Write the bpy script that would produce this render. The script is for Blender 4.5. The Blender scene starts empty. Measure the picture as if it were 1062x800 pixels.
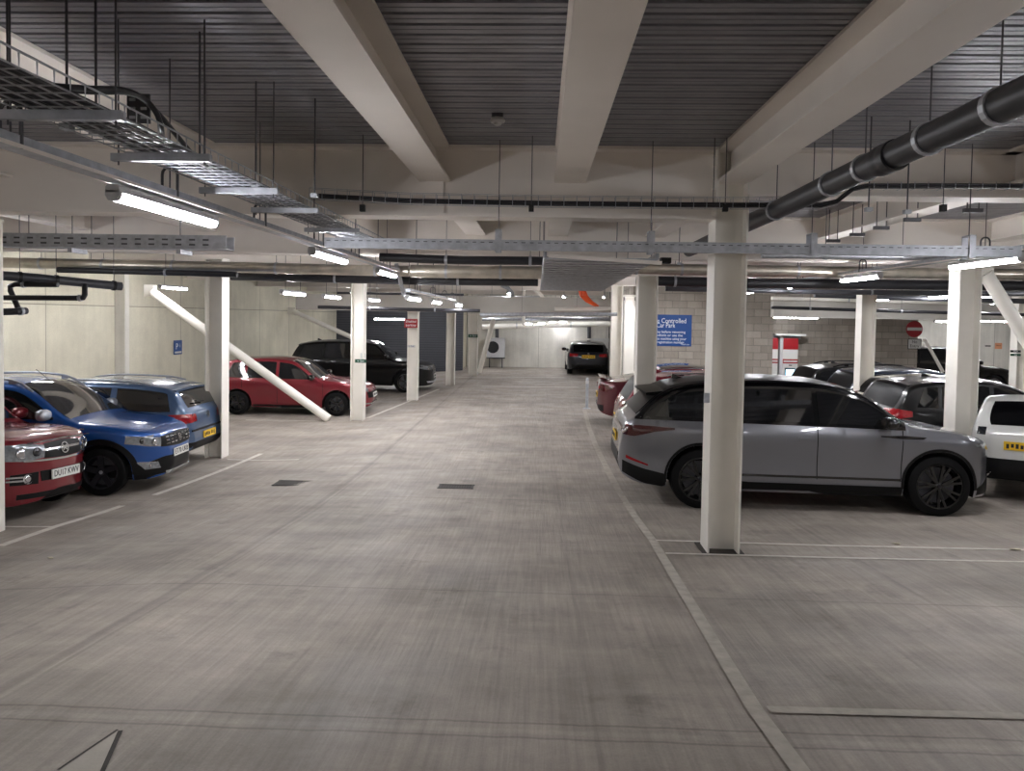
import bpy, bmesh, math, random
from mathutils import Vector, Matrix
from mathutils.bvhtree import BVHTree
random.seed(7)
SC = bpy.context.scene
COL = SC.collection
PI = math.pi

# ------------------------------------------------------------------ camera
FPX, CX, CY = 770.0, 531.0, 357.0          # focal length and principal point in pixels of the 1062x800 frame
CAMZ = 2.43
_yc = Vector((28 / FPX, 27 / FPX, -1)).normalized()
_xc = Vector((1, -0.0165, 0)); _xc = (_xc - _yc * _xc.dot(_yc)).normalized()
_zc = _xc.cross(_yc)
R_CW = Matrix((_xc, _yc, _zc))             # camera coordinates -> world coordinates
cam_d = bpy.data.cameras.new('camera'); cam = bpy.data.objects.new('camera', cam_d); COL.objects.link(cam)
cam.matrix_world = Matrix.Translation((0, 0, CAMZ)) @ R_CW.to_4x4()
cam_d.sensor_fit = 'HORIZONTAL'; cam_d.sensor_width = 36.0
cam_d.lens = FPX / 1062 * 36.0
cam_d.shift_x = 0.0
cam_d.shift_y = (CY - 400.0) / 1062.0
cam_d.clip_start = 0.05; cam_d.clip_end = 300
SC.camera = cam


def ray(px, py):
    return (R_CW @ Vector(((px - CX) / FPX, -(py - CY) / FPX, -1))).normalized()


def at(px, py, Y):
    """The point of the place seen at pixel px, py at distance Y down the aisle."""
    d = ray(px, py)
    return Vector((0, 0, CAMZ)) + d * (Y / d.y)


def pchip(pts):
    xs = [p[0] for p in pts]; ys = [p[1] for p in pts]; n = len(xs)
    h = [xs[i + 1] - xs[i] for i in range(n - 1)]
    dl = [(ys[i + 1] - ys[i]) / h[i] for i in range(n - 1)]
    m = [0.0] * n
    m[0], m[-1] = dl[0], dl[-1]
    for i in range(1, n - 1):
        if dl[i - 1] * dl[i] > 0:
            w1, w2 = 2 * h[i] + h[i - 1], h[i] + 2 * h[i - 1]
            m[i] = (w1 + w2) / (w1 / dl[i - 1] + w2 / dl[i])

    def f(x):
        if x <= xs[0]: return ys[0]
        if x >= xs[-1]: return ys[-1]
        i = 0
        while x > xs[i + 1]: i += 1
        t = (x - xs[i]) / h[i]
        return ((1 + 2 * t) * (1 - t) ** 2 * ys[i] + t * (1 - t) ** 2 * h[i] * m[i]
                + t * t * (3 - 2 * t) * ys[i + 1] + t * t * (t - 1) * h[i] * m[i + 1])
    return f


_drop = pchip([(-9, 1.50), (0, 1.72), (3, 1.88), (5, 2.05), (7.2, 2.22), (9, 2.34), (11, 2.40), (13.5, 2.43), (80, 2.43)])


def fz(y, x=0.0):
    """Height of the slab: it falls away from the camera, runs level, and dips towards the left-hand bays."""
    t = min(1.0, max(0.0, (-2.3 - x) / 2.9)); t = t * t * (3 - 2 * t)
    return CAMZ - _drop(y) - .14 * t


def slope(y):
    return (fz(y + .3) - fz(y - .3)) / .6


def onfloor(px, py):
    d = ray(px, py); Y = 6.0
    for _ in range(60):
        Y = 0.5 * Y + 0.5 * (fz(Y, d.x * Y / d.y) - CAMZ) / (d.z / d.y)
    p = Vector((0, 0, CAMZ)) + d * (Y / d.y)
    return Vector((p.x, p.y, fz(p.y, p.x)))


# ------------------------------------------------------------------ materials
def lin(c):
    return tuple(((v / 255) / 12.92 if v / 255 <= .04045 else ((v / 255 + .055) / 1.055) ** 2.4) for v in c[:3]) + (1,)


MATS = {}


def mat(name, rgb, rough=.5, metal=0.0, coat=0.0, noise=0.0, nscale=6.0, bump=0.0, bscale=40.0, emit=None, spec=.5, trans=0.0):
    m = bpy.data.materials.new(name); m.use_nodes = True
    nt = m.node_tree; b = nt.nodes['Principled BSDF']
    b.inputs['Base Color'].default_value = lin(rgb)
    b.inputs['Roughness'].default_value = rough
    b.inputs['Metallic'].default_value = metal
    b.inputs['Coat Weight'].default_value = coat
    b.inputs['Coat Roughness'].default_value = .04
    b.inputs['Specular IOR Level'].default_value = spec
    b.inputs['Transmission Weight'].default_value = trans
    if emit:
        b.inputs['Emission Color'].default_value = lin(emit[0]); b.inputs['Emission Strength'].default_value = emit[1]
    if noise or bump:
        tc = nt.nodes.new('ShaderNodeTexCoord')
    if noise:
        n = nt.nodes.new('ShaderNodeTexNoise'); n.inputs['Scale'].default_value = nscale; n.inputs['Detail'].default_value = 6
        nt.links.new(tc.outputs['Object'], n.inputs['Vector'])
        mp = nt.nodes.new('ShaderNodeMapRange'); mp.inputs['From Min'].default_value = .3; mp.inputs['From Max'].default_value = .7
        mp.inputs['To Min'].default_value = 1 - noise; mp.inputs['To Max'].default_value = 1 + noise
        nt.links.new(n.outputs['Fac'], mp.inputs['Value'])
        mx = nt.nodes.new('ShaderNodeVectorMath'); mx.operation = 'SCALE'
        mx.inputs[0].default_value = lin(rgb)[:3]
        nt.links.new(mp.outputs['Result'], mx.inputs['Scale'])
        nt.links.new(mx.outputs['Vector'], b.inputs['Base Color'])
    if bump:
        n2 = nt.nodes.new('ShaderNodeTexNoise'); n2.inputs['Scale'].default_value = bscale
        nt.links.new(tc.outputs['Object'], n2.inputs['Vector'])
        bp = nt.nodes.new('ShaderNodeBump'); bp.inputs['Strength'].default_value = bump; bp.inputs['Distance'].default_value = .01
        nt.links.new(n2.outputs['Fac'], bp.inputs['Height']); nt.links.new(bp.outputs['Normal'], b.inputs['Normal'])
    MATS[name] = m
    return m


def paint(name, rgb, metal=.35, rough=.38):
    return mat(name, rgb, rough, metal, 1.0, .04, 300)


M_STEEL = mat('white_painted_steel', (238, 231, 223), .55, noise=.05, nscale=1.5)
M_COLUMN = mat('cream_painted_steel', (234, 230, 221), .45, noise=.06, nscale=2.2, bump=.05, bscale=25)
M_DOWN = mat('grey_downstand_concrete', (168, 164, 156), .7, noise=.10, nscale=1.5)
M_GALV = mat('galvanised_steel', (178, 181, 187), .42, .6, noise=.18, nscale=14)
M_DECK = mat('galvanised_deck', (150, 150, 155), .42, .55, noise=.12, nscale=3)
M_ROD = mat('threaded_rod', (92, 92, 96), .5, .5)
M_FOIL = mat('foil_lagging', (190, 184, 172), .32, .85, noise=.2, nscale=5, bump=.5, bscale=12)
M_BLACKPIPE = mat('black_pipe', (38, 38, 42), .42, noise=.1, nscale=8)
M_SOIL = mat('near_black_soil_pipe', (38, 39, 43), .42, noise=.08, nscale=5)
M_GREYPIPE = mat('dark_grey_pipe', (66, 67, 72), .40, noise=.08, nscale=5)
M_RUBBER = mat('tyre_rubber', (8, 8, 9), .7, noise=.1, nscale=30, spec=.2)
M_BLACK = mat('black_plastic', (7, 7, 8), .5, noise=.08, nscale=30, spec=.25)
M_GLOSS = mat('gloss_black', (8, 8, 10), .08, coat=1.0, noise=.02)
M_GLASS = mat('dark_window_glass', (14, 16, 18), .04, coat=1.0, noise=.02, spec=.8)
M_TINT = mat('tinted_black_glass', (6, 6, 8), .30, spec=.04, noise=.02)
M_SCREEN = mat('windscreen_glass', (34, 36, 37), .04, coat=1.0, noise=.03, nscale=2, spec=.8)
M_CHROME = mat('chrome_trim', (215, 217, 222), .12, 1.0, noise=.02)
M_ALLOY = mat('silver_alloy', (150, 152, 156), .3, .9, noise=.04)
M_DARKALLOY = mat('dark_alloy', (52, 52, 57), .35, .6, noise=.04)
M_BLACKALLOY = mat('black_alloy', (6, 6, 7), .25, .2, .6, noise=.04)
M_LAMP = mat('clear_headlamp', (150, 155, 160), .12, .55, 1.0, noise=.25, nscale=26)
M_LAMPDARK = mat('dark_headlamp', (50, 53, 58), .12, .4, 1.0, noise=.4, nscale=26)
M_TAIL = mat('red_tail_lamp', (150, 14, 24), .12, 0, 1.0, noise=.25, nscale=30)
M_DARKTAIL = mat('smoked_tail_lamp', (66, 10, 14), .12, 0, 1.0, noise=.25, nscale=30)
M_PLATE_W = mat('white_plate', (222, 222, 216), .4, noise=.03)
M_PLATE_Y = mat('yellow_plate', (226, 182, 24), .4, noise=.03)
M_INK = mat('black_ink', (14, 14, 16), .6, noise=.02)
M_WHITEINK = mat('white_ink', (232, 234, 236), .6, noise=.02)
M_LED = mat('led_diffuser', (255, 250, 252), .4, emit=((250, 250, 255), 34.0))
M_HOUSING = mat('grey_housing', (190, 190, 192), .45, noise=.04)
M_LINE = mat('worn_white_line', (212, 207, 198), .8, noise=.14, nscale=9, bump=.2)
M_SEAM = mat('light_screed_strip', (176, 169, 158), .85, noise=.16, nscale=10, bump=.3)
M_REPAIR = mat('light_concrete_patch', (184, 178, 167), .85, noise=.10, nscale=6, bump=.2)
M_GROOVE = mat('dark_joint_filler', (70, 66, 62), .9, noise=.2, nscale=12)
M_IRON = mat('cast_iron_grating', (78, 75, 72), .7, .3, noise=.2, nscale=30)
M_BLUE = mat('blue_sign_face', (0, 62, 128), .4, noise=.03)
M_RED = mat('red_sign_face', (150, 14, 26), .4, noise=.04)
M_GREEN = mat('green_sign_face', (26, 74, 54), .4, noise=.04)
M_WHITE = mat('white_panel', (205, 205, 202), .5, noise=.04)
M_ORANGE = mat('orange_cable', (232, 92, 36), .5, noise=.06)
M_SHUTTER = mat('dark_grey_shutter', (56, 58, 64), .5, .4, noise=.1, nscale=3)
M_LEAF = mat('dry_litter', (190, 182, 160), .9, noise=.2, nscale=20)


# ------------------------------------------------------------------ mesh builder
class MB:
    def __init__(s):
        s.v, s.f, s.mi = [], [], []

    def add(s, verts, faces, m=0):
        o = len(s.v)
        s.v += [tuple(p) for p in verts]
        s.f += [tuple(i + o for i in fc) for fc in faces]
        s.mi += [m] * len(faces)
        return s

    def box(s, c, size, rz=0.0, M=None, m=0):
        hx, hy, hz = size[0] / 2, size[1] / 2, size[2] / 2
        if M is None: M = Matrix.Rotation(rz, 3, 'Z')
        c = Vector(c)
        vs = [c + M @ Vector((x, y, z)) for z in (-hz, hz) for x, y in ((-hx, -hy), (hx, -hy), (hx, hy), (-hx, hy))]
        return s.add(vs, [(3, 2, 1, 0), (4, 5, 6, 7), (0, 1, 5, 4), (1, 2, 6, 5), (2, 3, 7, 6), (3, 0, 4, 7)], m)

    def bar(s, p0, p1, w, h, m=0, up=(0, 0, 1)):
        p0, p1 = Vector(p0), Vector(p1)
        d = (p1 - p0); L = d.length; d.normalize()
        sx = d.cross(Vector(up))
        if sx.length < 1e-4: sx = d.cross(Vector((1, 0, 0)))
        sx.normalize(); u = sx.cross(d)
        M = Matrix((d, sx, u)).transposed()
        return s.box((p0 + p1) / 2, (L, w, h), M=M, m=m)

    def tube(s, pts, r, n=10, m=0, caps=True):
        pts = [Vector(p) for p in pts]; rings = []
        prev = None
        for i, p in enumerate(pts):
            a = pts[max(0, i - 1)]; b = pts[min(len(pts) - 1, i + 1)]
            d = (b - a).normalized()
            if prev is None:
                u = d.cross(Vector((0, 0, 1)))
                if u.length < 1e-3: u = d.cross(Vector((1, 0, 0)))
                u.normalize()
            else:
                u = (prev - d * prev.dot(d)).normalized()
            prev = u; w = d.cross(u)
            rr = r[i] if isinstance(r, (list, tuple)) else r
            rings.append([p + (u * math.cos(2 * PI * k / n) + w * math.sin(2 * PI * k / n)) * rr for k in range(n)])
        vs = [q for rg in rings for q in rg]; fs = []
        for i in range(len(rings) - 1):
            for k in range(n):
                fs.append((i * n + k, i * n + (k + 1) % n, (i + 1) * n + (k + 1) % n, (i + 1) * n + k))
        if caps:
            fs.append(tuple(range(n - 1, -1, -1))); fs.append(tuple((len(rings) - 1) * n + k for k in range(n)))
        return s.add(vs, fs, m)

    def lathe(s, prof, c, M=None, n=24, m=0, closed=False):
        """prof: (radius, axial) pairs around local z of M at c."""
        M = M or Matrix.Identity(3); c = Vector(c); vs = []; fs = []
        for (r, z) in prof:
            for k in range(n):
                a = 2 * PI * k / n
                vs.append(c + M @ Vector((r * math.cos(a), r * math.sin(a), z)))
        P = len(prof)
        for i in range(P if closed else P - 1):
            j = (i + 1) % P
            for k in range(n):
                fs.append((i * n + k, i * n + (k + 1) % n, j * n + (k + 1) % n, j * n + k))
        return s.add(vs, fs, m)

    def prism(s, poly, z0, z1, c=(0, 0, 0), M=None, m=0):
        """poly in local xy, extruded along local z."""
        M = M or Matrix.Identity(3); c = Vector(c); n = len(poly)
        vs = [c + M @ Vector((x, y, z)) for z in (z0, z1) for (x, y) in poly]
        fs = [tuple(range(n - 1, -1, -1)), tuple(range(n, 2 * n))]
        fs += [(k, (k + 1) % n, n + (k + 1) % n, n + k) for k in range(n)]
        return s.add(vs, fs, m)

    def build(s, name, mats, parent=None, smooth=None, loc=None, bevel=0.0):
        me = bpy.data.meshes.new(name)
        me.from_pydata(s.v, [], s.f)
        if not isinstance(mats, (list, tuple)): mats = [mats]
        for mm in mats: me.materials.append(mm)
        me.polygons.foreach_set('material_index', s.mi)
        bm = bmesh.new(); bm.from_mesh(me)
        bmesh.ops.recalc_face_normals(bm, faces=bm.faces)
        if bevel:
            es = [e for e in bm.edges if len(e.link_faces) == 2 and e.calc_face_angle(0) > .5]
            bmesh.ops.bevel(bm, geom=es, offset=bevel, segments=2, profile=.6, affect='EDGES', clamp_overlap=True)
        if smooth:
            for f in bm.faces: f.smooth = True
            for e in bm.edges:
                e.smooth = len(e.link_faces) == 2 and e.calc_face_angle(0) < smooth
        bm.to_mesh(me); bm.free(); me.update()
        o = bpy.data.objects.new(name, me); COL.objects.link(o)
        if parent: o.parent = parent
        if loc: o.location = loc
        return o


def tag(o, label=None, cat=None, group=None, kind=None):
    if label: o['label'] = label
    if cat: o['category'] = cat
    if group: o['group'] = group
    if kind: o['kind'] = kind
    return o


def empty(name, loc=(0, 0, 0), rz=0.0, label=None, cat=None, group=None, kind=None):
    o = bpy.data.objects.new(name, None); COL.objects.link(o)
    o.location = loc; o.rotation_euler = (0, 0, rz); o.empty_display_size = .1
    return tag(o, label, cat, group, kind)


def text_mesh(name, body, size, mtl, parent, M, extrude=.001, align='CENTER', width=None):
    cu = bpy.data.curves.new(name, 'FONT'); cu.body = body; cu.size = size; cu.align_x = align; cu.align_y = 'CENTER'
    cu.extrude = extrude; cu.resolution_u = 2
    o = bpy.data.objects.new('text_source', cu); COL.objects.link(o)
    dg = bpy.context.evaluated_depsgraph_get()
    me = bpy.data.meshes.new_from_object(o.evaluated_get(dg))
    bpy.data.objects.remove(o); bpy.data.curves.remove(cu)
    me.name = name
    if width:
        xs = [v.co.x for v in me.vertices]; k = width / max(1e-6, max(xs) - min(xs))
        for v in me.vertices: v.co.x *= k
    me.materials.clear(); me.materials.append(mtl)
    for v in me.vertices: v.co = M @ v.co
    t = bpy.data.objects.new(name, me); COL.objects.link(t)
    if parent: t.parent = parent
    return t


def frame(p, right, up):
    r = Vector(right).normalized(); u = Vector(up).normalized(); n = r.cross(u)
    M = Matrix((r, u, n)).transposed().to_4x4(); M.translation = Vector(p)
    return M
# ------------------------------------------------------------------ setting materials
def nodes(m):
    return m.node_tree.nodes, m.node_tree.links


def math_node(N, L, op, a, b=None, c=None):
    n = N.new('ShaderNodeMath'); n.operation = op
    for i, v in enumerate((a, b, c)):
        if v is None: continue
        if isinstance(v, (int, float)): n.inputs[i].default_value = v
        else: L.new(v, n.inputs[i])
    return n.outputs[0]


def noise_node(N, L, vec, scale, detail=6, rough=.55):
    n = N.new('ShaderNodeTexNoise'); n.inputs['Scale'].default_value = scale
    n.inputs['Detail'].default_value = detail; n.inputs['Roughness'].default_value = rough
    L.new(vec, n.inputs['Vector']); return n.outputs['Fac']


def stretch(N, L, vec, s):
    n = N.new('ShaderNodeVectorMath'); n.operation = 'MULTIPLY'; n.inputs[1].default_value = s
    L.new(vec, n.inputs[0]); return n.outputs['Vector']


def ramp(N, L, fac, lo, hi, a, b):
    n = N.new('ShaderNodeMapRange'); n.inputs['From Min'].default_value = lo; n.inputs['From Max'].default_value = hi
    n.inputs['To Min'].default_value = a; n.inputs['To Max'].default_value = b
    L.new(fac, n.inputs['Value']); return n.outputs['Result']


def concrete_floor():
    m = bpy.data.materials.new('tamped_concrete'); m.use_nodes = True; N, L = nodes(m); b = N['Principled BSDF']
    g = N.new('ShaderNodeTexCoord').outputs['Object']
    sep = N.new('ShaderNodeSeparateXYZ'); L.new(g, sep.inputs[0]); X, Y = sep.outputs[0], sep.outputs[1]
    big = ramp(N, L, noise_node(N, L, g, .55, 4), .3, .7, .84, 1.12)
    cloud = ramp(N, L, noise_node(N, L, stretch(N, L, g, (.9, 1.3, 1)), 1.1, 9, .66), .32, .68, .76, 1.18)
    streak = ramp(N, L, noise_node(N, L, stretch(N, L, g, (34, 1.4, 1)), 1.0, 4), .3, .7, .86, 1.12)
    streak2 = ramp(N, L, noise_node(N, L, stretch(N, L, g, (9, .35, 1)), 1.0, 3), .3, .7, .93, 1.06)
    cross = ramp(N, L, noise_node(N, L, stretch(N, L, g, (.9, 3.2, 1)), 1.0, 7, .65), .32, .68, .88, 1.10)
    grain = ramp(N, L, noise_node(N, L, g, 90, 3), .3, .7, .93, 1.07)
    stain = ramp(N, L, noise_node(N, L, g, 2.3, 5, .7), .58, .74, 1.0, .66)
    v = big
    for k in (cloud, streak, streak2, cross, grain, stain): v = math_node(N, L, 'MULTIPLY', v, k)
    wob = math_node(N, L, 'MULTIPLY', math_node(N, L, 'SUBTRACT', noise_node(N, L, g, 3.0, 4), .5), .05)

    def joint(coord, pos, width, dark, gate=None):
        d = math_node(N, L, 'ABSOLUTE', math_node(N, L, 'SUBTRACT', math_node(N, L, 'ADD', coord, wob), pos))
        s = ramp(N, L, d, width * .4, width, dark, 1.0)
        s2 = math_node(N, L, 'MINIMUM', math_node(N, L, 'MAXIMUM', s, min(dark, 1.0)), max(dark, 1.0))
        return s2
    for (pos, w, dk) in ((3.30, .012, .72), (3.36, .03, 1.12), (3.44, .012, .70), (5.6, .018, .78), (7.0, .012, .86), (9.55, .02, .76), (11.6, .03, .82), (14.2, .03, .85)):
        v = math_node(N, L, 'MULTIPLY', v, joint(Y, pos, w, dk))
    for (pos, w, dk) in ((-2.7, .05, .78), (-2.62, .02, .85), (.3, .02, .92), (3.0, .03, .9)):
        v = math_node(N, L, 'MULTIPLY', v, joint(X, pos, w, dk))
    mx = N.new('ShaderNodeVectorMath'); mx.operation = 'SCALE'; mx.inputs[0].default_value = lin((158, 149, 139))[:3]
    L.new(v, mx.inputs['Scale']); L.new(mx.outputs['Vector'], b.inputs['Base Color'])
    L.new(ramp(N, L, noise_node(N, L, g, 1.3, 5), .3, .7, .50, .78), b.inputs['Roughness'])
    bp = N.new('ShaderNodeBump'); bp.inputs['Strength'].default_value = .35; bp.inputs['Distance'].default_value = .01
    h = math_node(N, L, 'ADD', noise_node(N, L, stretch(N, L, g, (60, 2.0, 1)), 1.0, 3), math_node(N, L, 'MULTIPLY', noise_node(N, L, g, 30, 4), .6))
    L.new(h, bp.inputs['Height']); L.new(bp.outputs['Normal'], b.inputs['Normal'])
    return m


def panel_wall(name, rgb, bw, bh, mortar, mrgb, along, contrast=.1, rough=.8, offset=.5, streaks=.12):
    """A wall face: blocks or cast panels bw x bh, joints and vertical weathering."""
    m = bpy.data.materials.new(name); m.use_nodes = True; N, L = nodes(m); b = N['Principled BSDF']
    g = N.new('ShaderNodeTexCoord').outputs['Object']
    sep = N.new('ShaderNodeSeparateXYZ'); L.new(g, sep.inputs[0])
    cmb = N.new('ShaderNodeCombineXYZ'); L.new(sep.outputs[along], cmb.inputs[0]); L.new(sep.outputs[2], cmb.inputs[1])
    br = N.new('ShaderNodeTexBrick'); L.new(cmb.outputs[0], br.inputs['Vector'])
    br.inputs['Scale'].default_value = 1; br.inputs['Brick Width'].default_value = bw; br.inputs['Row Height'].default_value = bh
    br.inputs['Mortar Size'].default_value = mortar; br.inputs['Mortar Smooth'].default_value = .2; br.offset = offset
    c1 = lin(rgb); br.inputs['Color1'].default_value = tuple(min(1, v * (1 + contrast)) for v in c1[:3]) + (1,)
    br.inputs['Color2'].default_value = tuple(v * (1 - contrast) for v in c1[:3]) + (1,); br.inputs['Mortar'].default_value = lin(mrgb)
    v = ramp(N, L, noise_node(N, L, g, .9, 6, .6), .3, .7, .86, 1.12)
    v = math_node(N, L, 'MULTIPLY', v, ramp(N, L, noise_node(N, L, stretch(N, L, g, (5, 5, .35)), 1.0, 5), .3, .7, 1 - streaks, 1 + streaks * .6))
    v = math_node(N, L, 'MULTIPLY', v, ramp(N, L, noise_node(N, L, g, 35, 3), .3, .7, .93, 1.06))
    mx = N.new('ShaderNodeVectorMath'); mx.operation = 'SCALE'; L.new(br.outputs['Color'], mx.inputs[0]); L.new(v, mx.inputs['Scale'])
    L.new(mx.outputs['Vector'], b.inputs['Base Color']); b.inputs['Roughness'].default_value = rough
    bp = N.new('ShaderNodeBump'); bp.inputs['Strength'].default_value = .5; bp.inputs['Distance'].default_value = .01; bp.invert = True
    L.new(br.outputs['Fac'], bp.inputs['Height']); L.new(bp.outputs['Normal'], b.inputs['Normal'])
    return m


M_FLOOR = concrete_floor()
M_CONC = panel_wall('cast_concrete', (206, 201, 182), 2.6, 2.55, .012, (150, 145, 130), 1, .05, offset=0, streaks=.06)
M_CONCX = panel_wall('cast_concrete_pale', (214, 211, 202), 3.3, 5.0, .012, (160, 156, 148), 0, .04, offset=0)
M_BLOCK = panel_wall('concrete_blockwork', (156, 148, 138), .44, .215, .010, (128, 122, 114), 0, .14)
M_BLOCKY = panel_wall('concrete_blockwork_return', (156, 148, 138), .44, .215, .010, (128, 122, 114), 1, .14)
M_SHUT = panel_wall('slatted_shutter', (66, 68, 75), 40, .11, .010, (30, 31, 35), 0, .03, .55, streaks=.05)

DECKZ = CAMZ + 1.627
GBOT = CAMZ + .952
SBOT = CAMZ + 1.30
XL, XR, Y0, Y1 = -11.4, 23.0, -9.0, 37.0


def struct(o, label=None, cat=None):
    return tag(o, label, cat, kind='structure')


# floor, following the fall of the slab
mb = MB()
ys = [Y0 + i * .5 for i in range(int((15 - Y0) / .5) + 1)] + [20, 26, 32, Y1]
vs = []; FXS = [XL] + [-5.3 + .15 * k for k in range(21)] + [0, 3, 6, 12, XR]; NX = len(FXS)
for y in ys:
    for x in FXS: vs.append((x, y, fz(y, x)))
fs = [(j * NX + i, j * NX + i + 1, (j + 1) * NX + i + 1, (j + 1) * NX + i) for j in range(len(ys) - 1) for i in range(NX - 1)]
mb.add(vs, fs); struct(mb.build('floor', M_FLOOR, smooth=1.0), 'worn grey tamped concrete car park slab', 'floor')

# profiled steel deck: grooves run across the aisle
mb = MB(); P = .15; prof = []
y = Y0
while y < Y1 - P:
    prof += [(y, 0), (y + .047, 0), (y + .050, .012), (y + .056, .012), (y + .059, 0), (y + .112, 0), (y + .118, .034), (y + .144, .034)]
    y += P
vs = []
for (yy, dz) in prof: vs += [(XL, yy, DECKZ + dz), (XR, yy, DECKZ + dz)]
mb.add(vs, [(2 * i, 2 * i + 1, 2 * i + 3, 2 * i + 2) for i in range(len(prof) - 1)])
struct(mb.build('ceiling', M_DECK), 'ribbed grey steel deck overhead', 'ceiling')
mb = MB().box(((XL + XR) / 2, (Y0 + Y1) / 2, DECKZ + .16), (XR - XL, Y1 - Y0, .15)); struct(mb.build('ceiling_slab', M_CONCX), 'concrete slab over the steel deck', 'ceiling')


def wall(name, pts, m, label, z0=-.2, z1=None, t=.2, back=-1):
    z1 = z1 or DECKZ + .1
    for i in range(len(pts) - 1):
        a, b = Vector((*pts[i], 0)), Vector((*pts[i + 1], 0)); d = (b - a).normalized(); n = Vector((-d.y, d.x, 0)) * back * t
        q = [a, b, b + n, a + n]
        vs = [(p.x, p.y, z) for z in (z0, z1) for p in q]
        o = MB().add(vs, [(0, 1, 2, 3), (4, 5, 6, 7), (0, 1, 5, 4), (1, 2, 6, 5), (2, 3, 7, 6), (3, 0, 4, 7)]).build(name, m)
        struct(o, label, 'wall')


wall('wall_left', [(-10.6, Y0), (-10.6, 18.2)], M_CONC, 'stained concrete wall behind the red and blue cars', back=1)
wall('wall_left', [(-10.7, 18.2), (-10.34, 18.2)], M_CONCX, 'narrow concrete step in the left wall', back=1)
wall('wall_left', [(-10.35, 18.24), (-9.4, 34.2)], M_CONC, 'pale concrete wall behind the red hatchback', back=1)
wall('wall_far', [(-9.4, 34.2), (-3.5, 34.2)], M_SHUT, 'dark slatted shutter wall behind the row of columns', back=1)
wall('wall_far', [(-3.53, 34.25), (-3.53, 36.3)], M_CONC, 'short concrete return beside the shutter', back=1)
wall('wall_far', [(-3.5, 36.3), (3.4, 36.3)], M_CONCX, 'white concrete wall at the end of the aisle', back=1)
wall('wall_right', [(3.42, 36.3), (2.84, 22.36)], M_BLOCKY, 'blockwork return beside the end of the aisle', back=1)
wall('wall_right', [(2.81, 22.3), (6.95, 22.3)], M_BLOCK, 'blockwork wall carrying the blue sign', back=1)
wall('wall_right', [(6.93, 22.36), (6.93, 25.2)], M_BLOCKY, 'blockwork return beside the payment machine', back=1)
wall('wall_right', [(6.95, 25.2), (12.62, 25.2)], M_BLOCK, 'blockwork wall carrying the no entry sign', back=1)
wall('wall_right', [(12.62, 25.2), (13.6, 33.0)], M_BLOCKY, 'shaded blockwork return past the no entry sign', back=1)
wall('wall_right', [(13.6, 33.0), (XR, 33.0)], M_CONCX, 'bright white wall far beyond the right columns', back=1)
wall('wall_right', [(XR, 33.0), (XR, Y0)], M_CONC, 'concrete wall at the right side', back=1)
wall('wall_back', [(XR, Y0), (XL, Y0)], M_CONCX, 'concrete wall behind the camera', back=1)

# ------------------------------------------------------------------ steelwork
def ibeam(mb, p0, p1, z0, z1, fw, ft, wt, m=0):
    a, b = Vector((p0[0], p0[1], 0)), Vector((p1[0], p1[1], 0))
    up = Vector((0, 0, 1))
    mb.bar(a + up * (z0 + ft / 2), b + up * (z0 + ft / 2), fw, ft, m)
    mb.bar(a + up * (z1 - ft / 2), b + up * (z1 - ft / 2), fw, ft, m)
    mb.bar(a + up * (z0 + z1) / 2, b + up * (z0 + z1) / 2, wt, z1 - z0 - 2 * ft, m)


GIR = [-8.0, -3.0, 1.85, 7.2, 11.85, 16.5, 21.15, 25.8, 30.4]
SEC = [-9.6, -7.4, -5.35, -3.27, at(449, 188, 7.05).x, at(591.5, 188, 7.05).x, 1.80, 4.45, 7.0, 9.6, 12.4, 15.4, 18.6]
for i, gy in enumerate(GIR):
    lim = -10.2 if gy < 26 else -9.6
    xr_end = 22.8 if gy < 25 else 2.6
    if gy == 7.2:
        mb = MB(); ibeam(mb, (lim, gy), (1.66, gy), GBOT, DECKZ - .002, .30, .028, .014)
        mb.box((1.652, gy, (GBOT + DECKZ) / 2), (.022, .28, DECKZ - GBOT - .03))
        for kz in range(6):
            for s in (-.09, .09):
                mb.lathe([(0, -.02), (.016, -.02), (.016, .02), (0, .02)], (1.628, gy + s, GBOT + .07 + kz * .105), Matrix.Rotation(PI / 2, 3, 'Y'), 8)
        struct(mb.build('ceiling_beam', M_STEEL), 'deep white cross girder over the near aisle', 'beam')
        mb = MB(); ibeam(mb, (1.93, gy), (xr_end, gy), CAMZ + 1.18, DECKZ - .002, .30, .024, .012)
        struct(mb.build('ceiling_beam', M_STEEL), 'shallower white cross girder over the right bays', 'beam')
    else:
        mb = MB(); ibeam(mb, (lim, gy), (xr_end, gy), GBOT, DECKZ - .002, .30, .028, .014)
        struct(mb.build('ceiling_beam', M_STEEL), None, None)
ends = GIR + [35.9]
for j in range(len(ends) - 1):
    ya, yb = ends[j] + .012, ends[j + 1] - .012
    for x in SEC:
        if ends[j] > 20 and not -9.3 < x < (3 if ends[j] > 21 else 12): continue
        if ends[j] > 29 and not -3.4 < x < 2.9: continue
        mb = MB(); ibeam(mb, (x, ya), (x, yb), SBOT, DECKZ - .002, .30, .024, .014)
        # stiffener plate under the near end, where the beam meets the girder
        if j == 3 and abs(x - SEC[4]) < .01: mb.box((x, yb - .005, (GBOT + SBOT) / 2 + .015), (.21, .012, SBOT - GBOT - .03))
        if j == 2 and abs(x - SEC[4]) < .01: mb.box((x, yb - .02, (GBOT + SBOT) / 2 + .015), (.18, .02, SBOT - GBOT - .03))
        struct(mb.build('ceiling_beam', M_STEEL), None, None)


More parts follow.
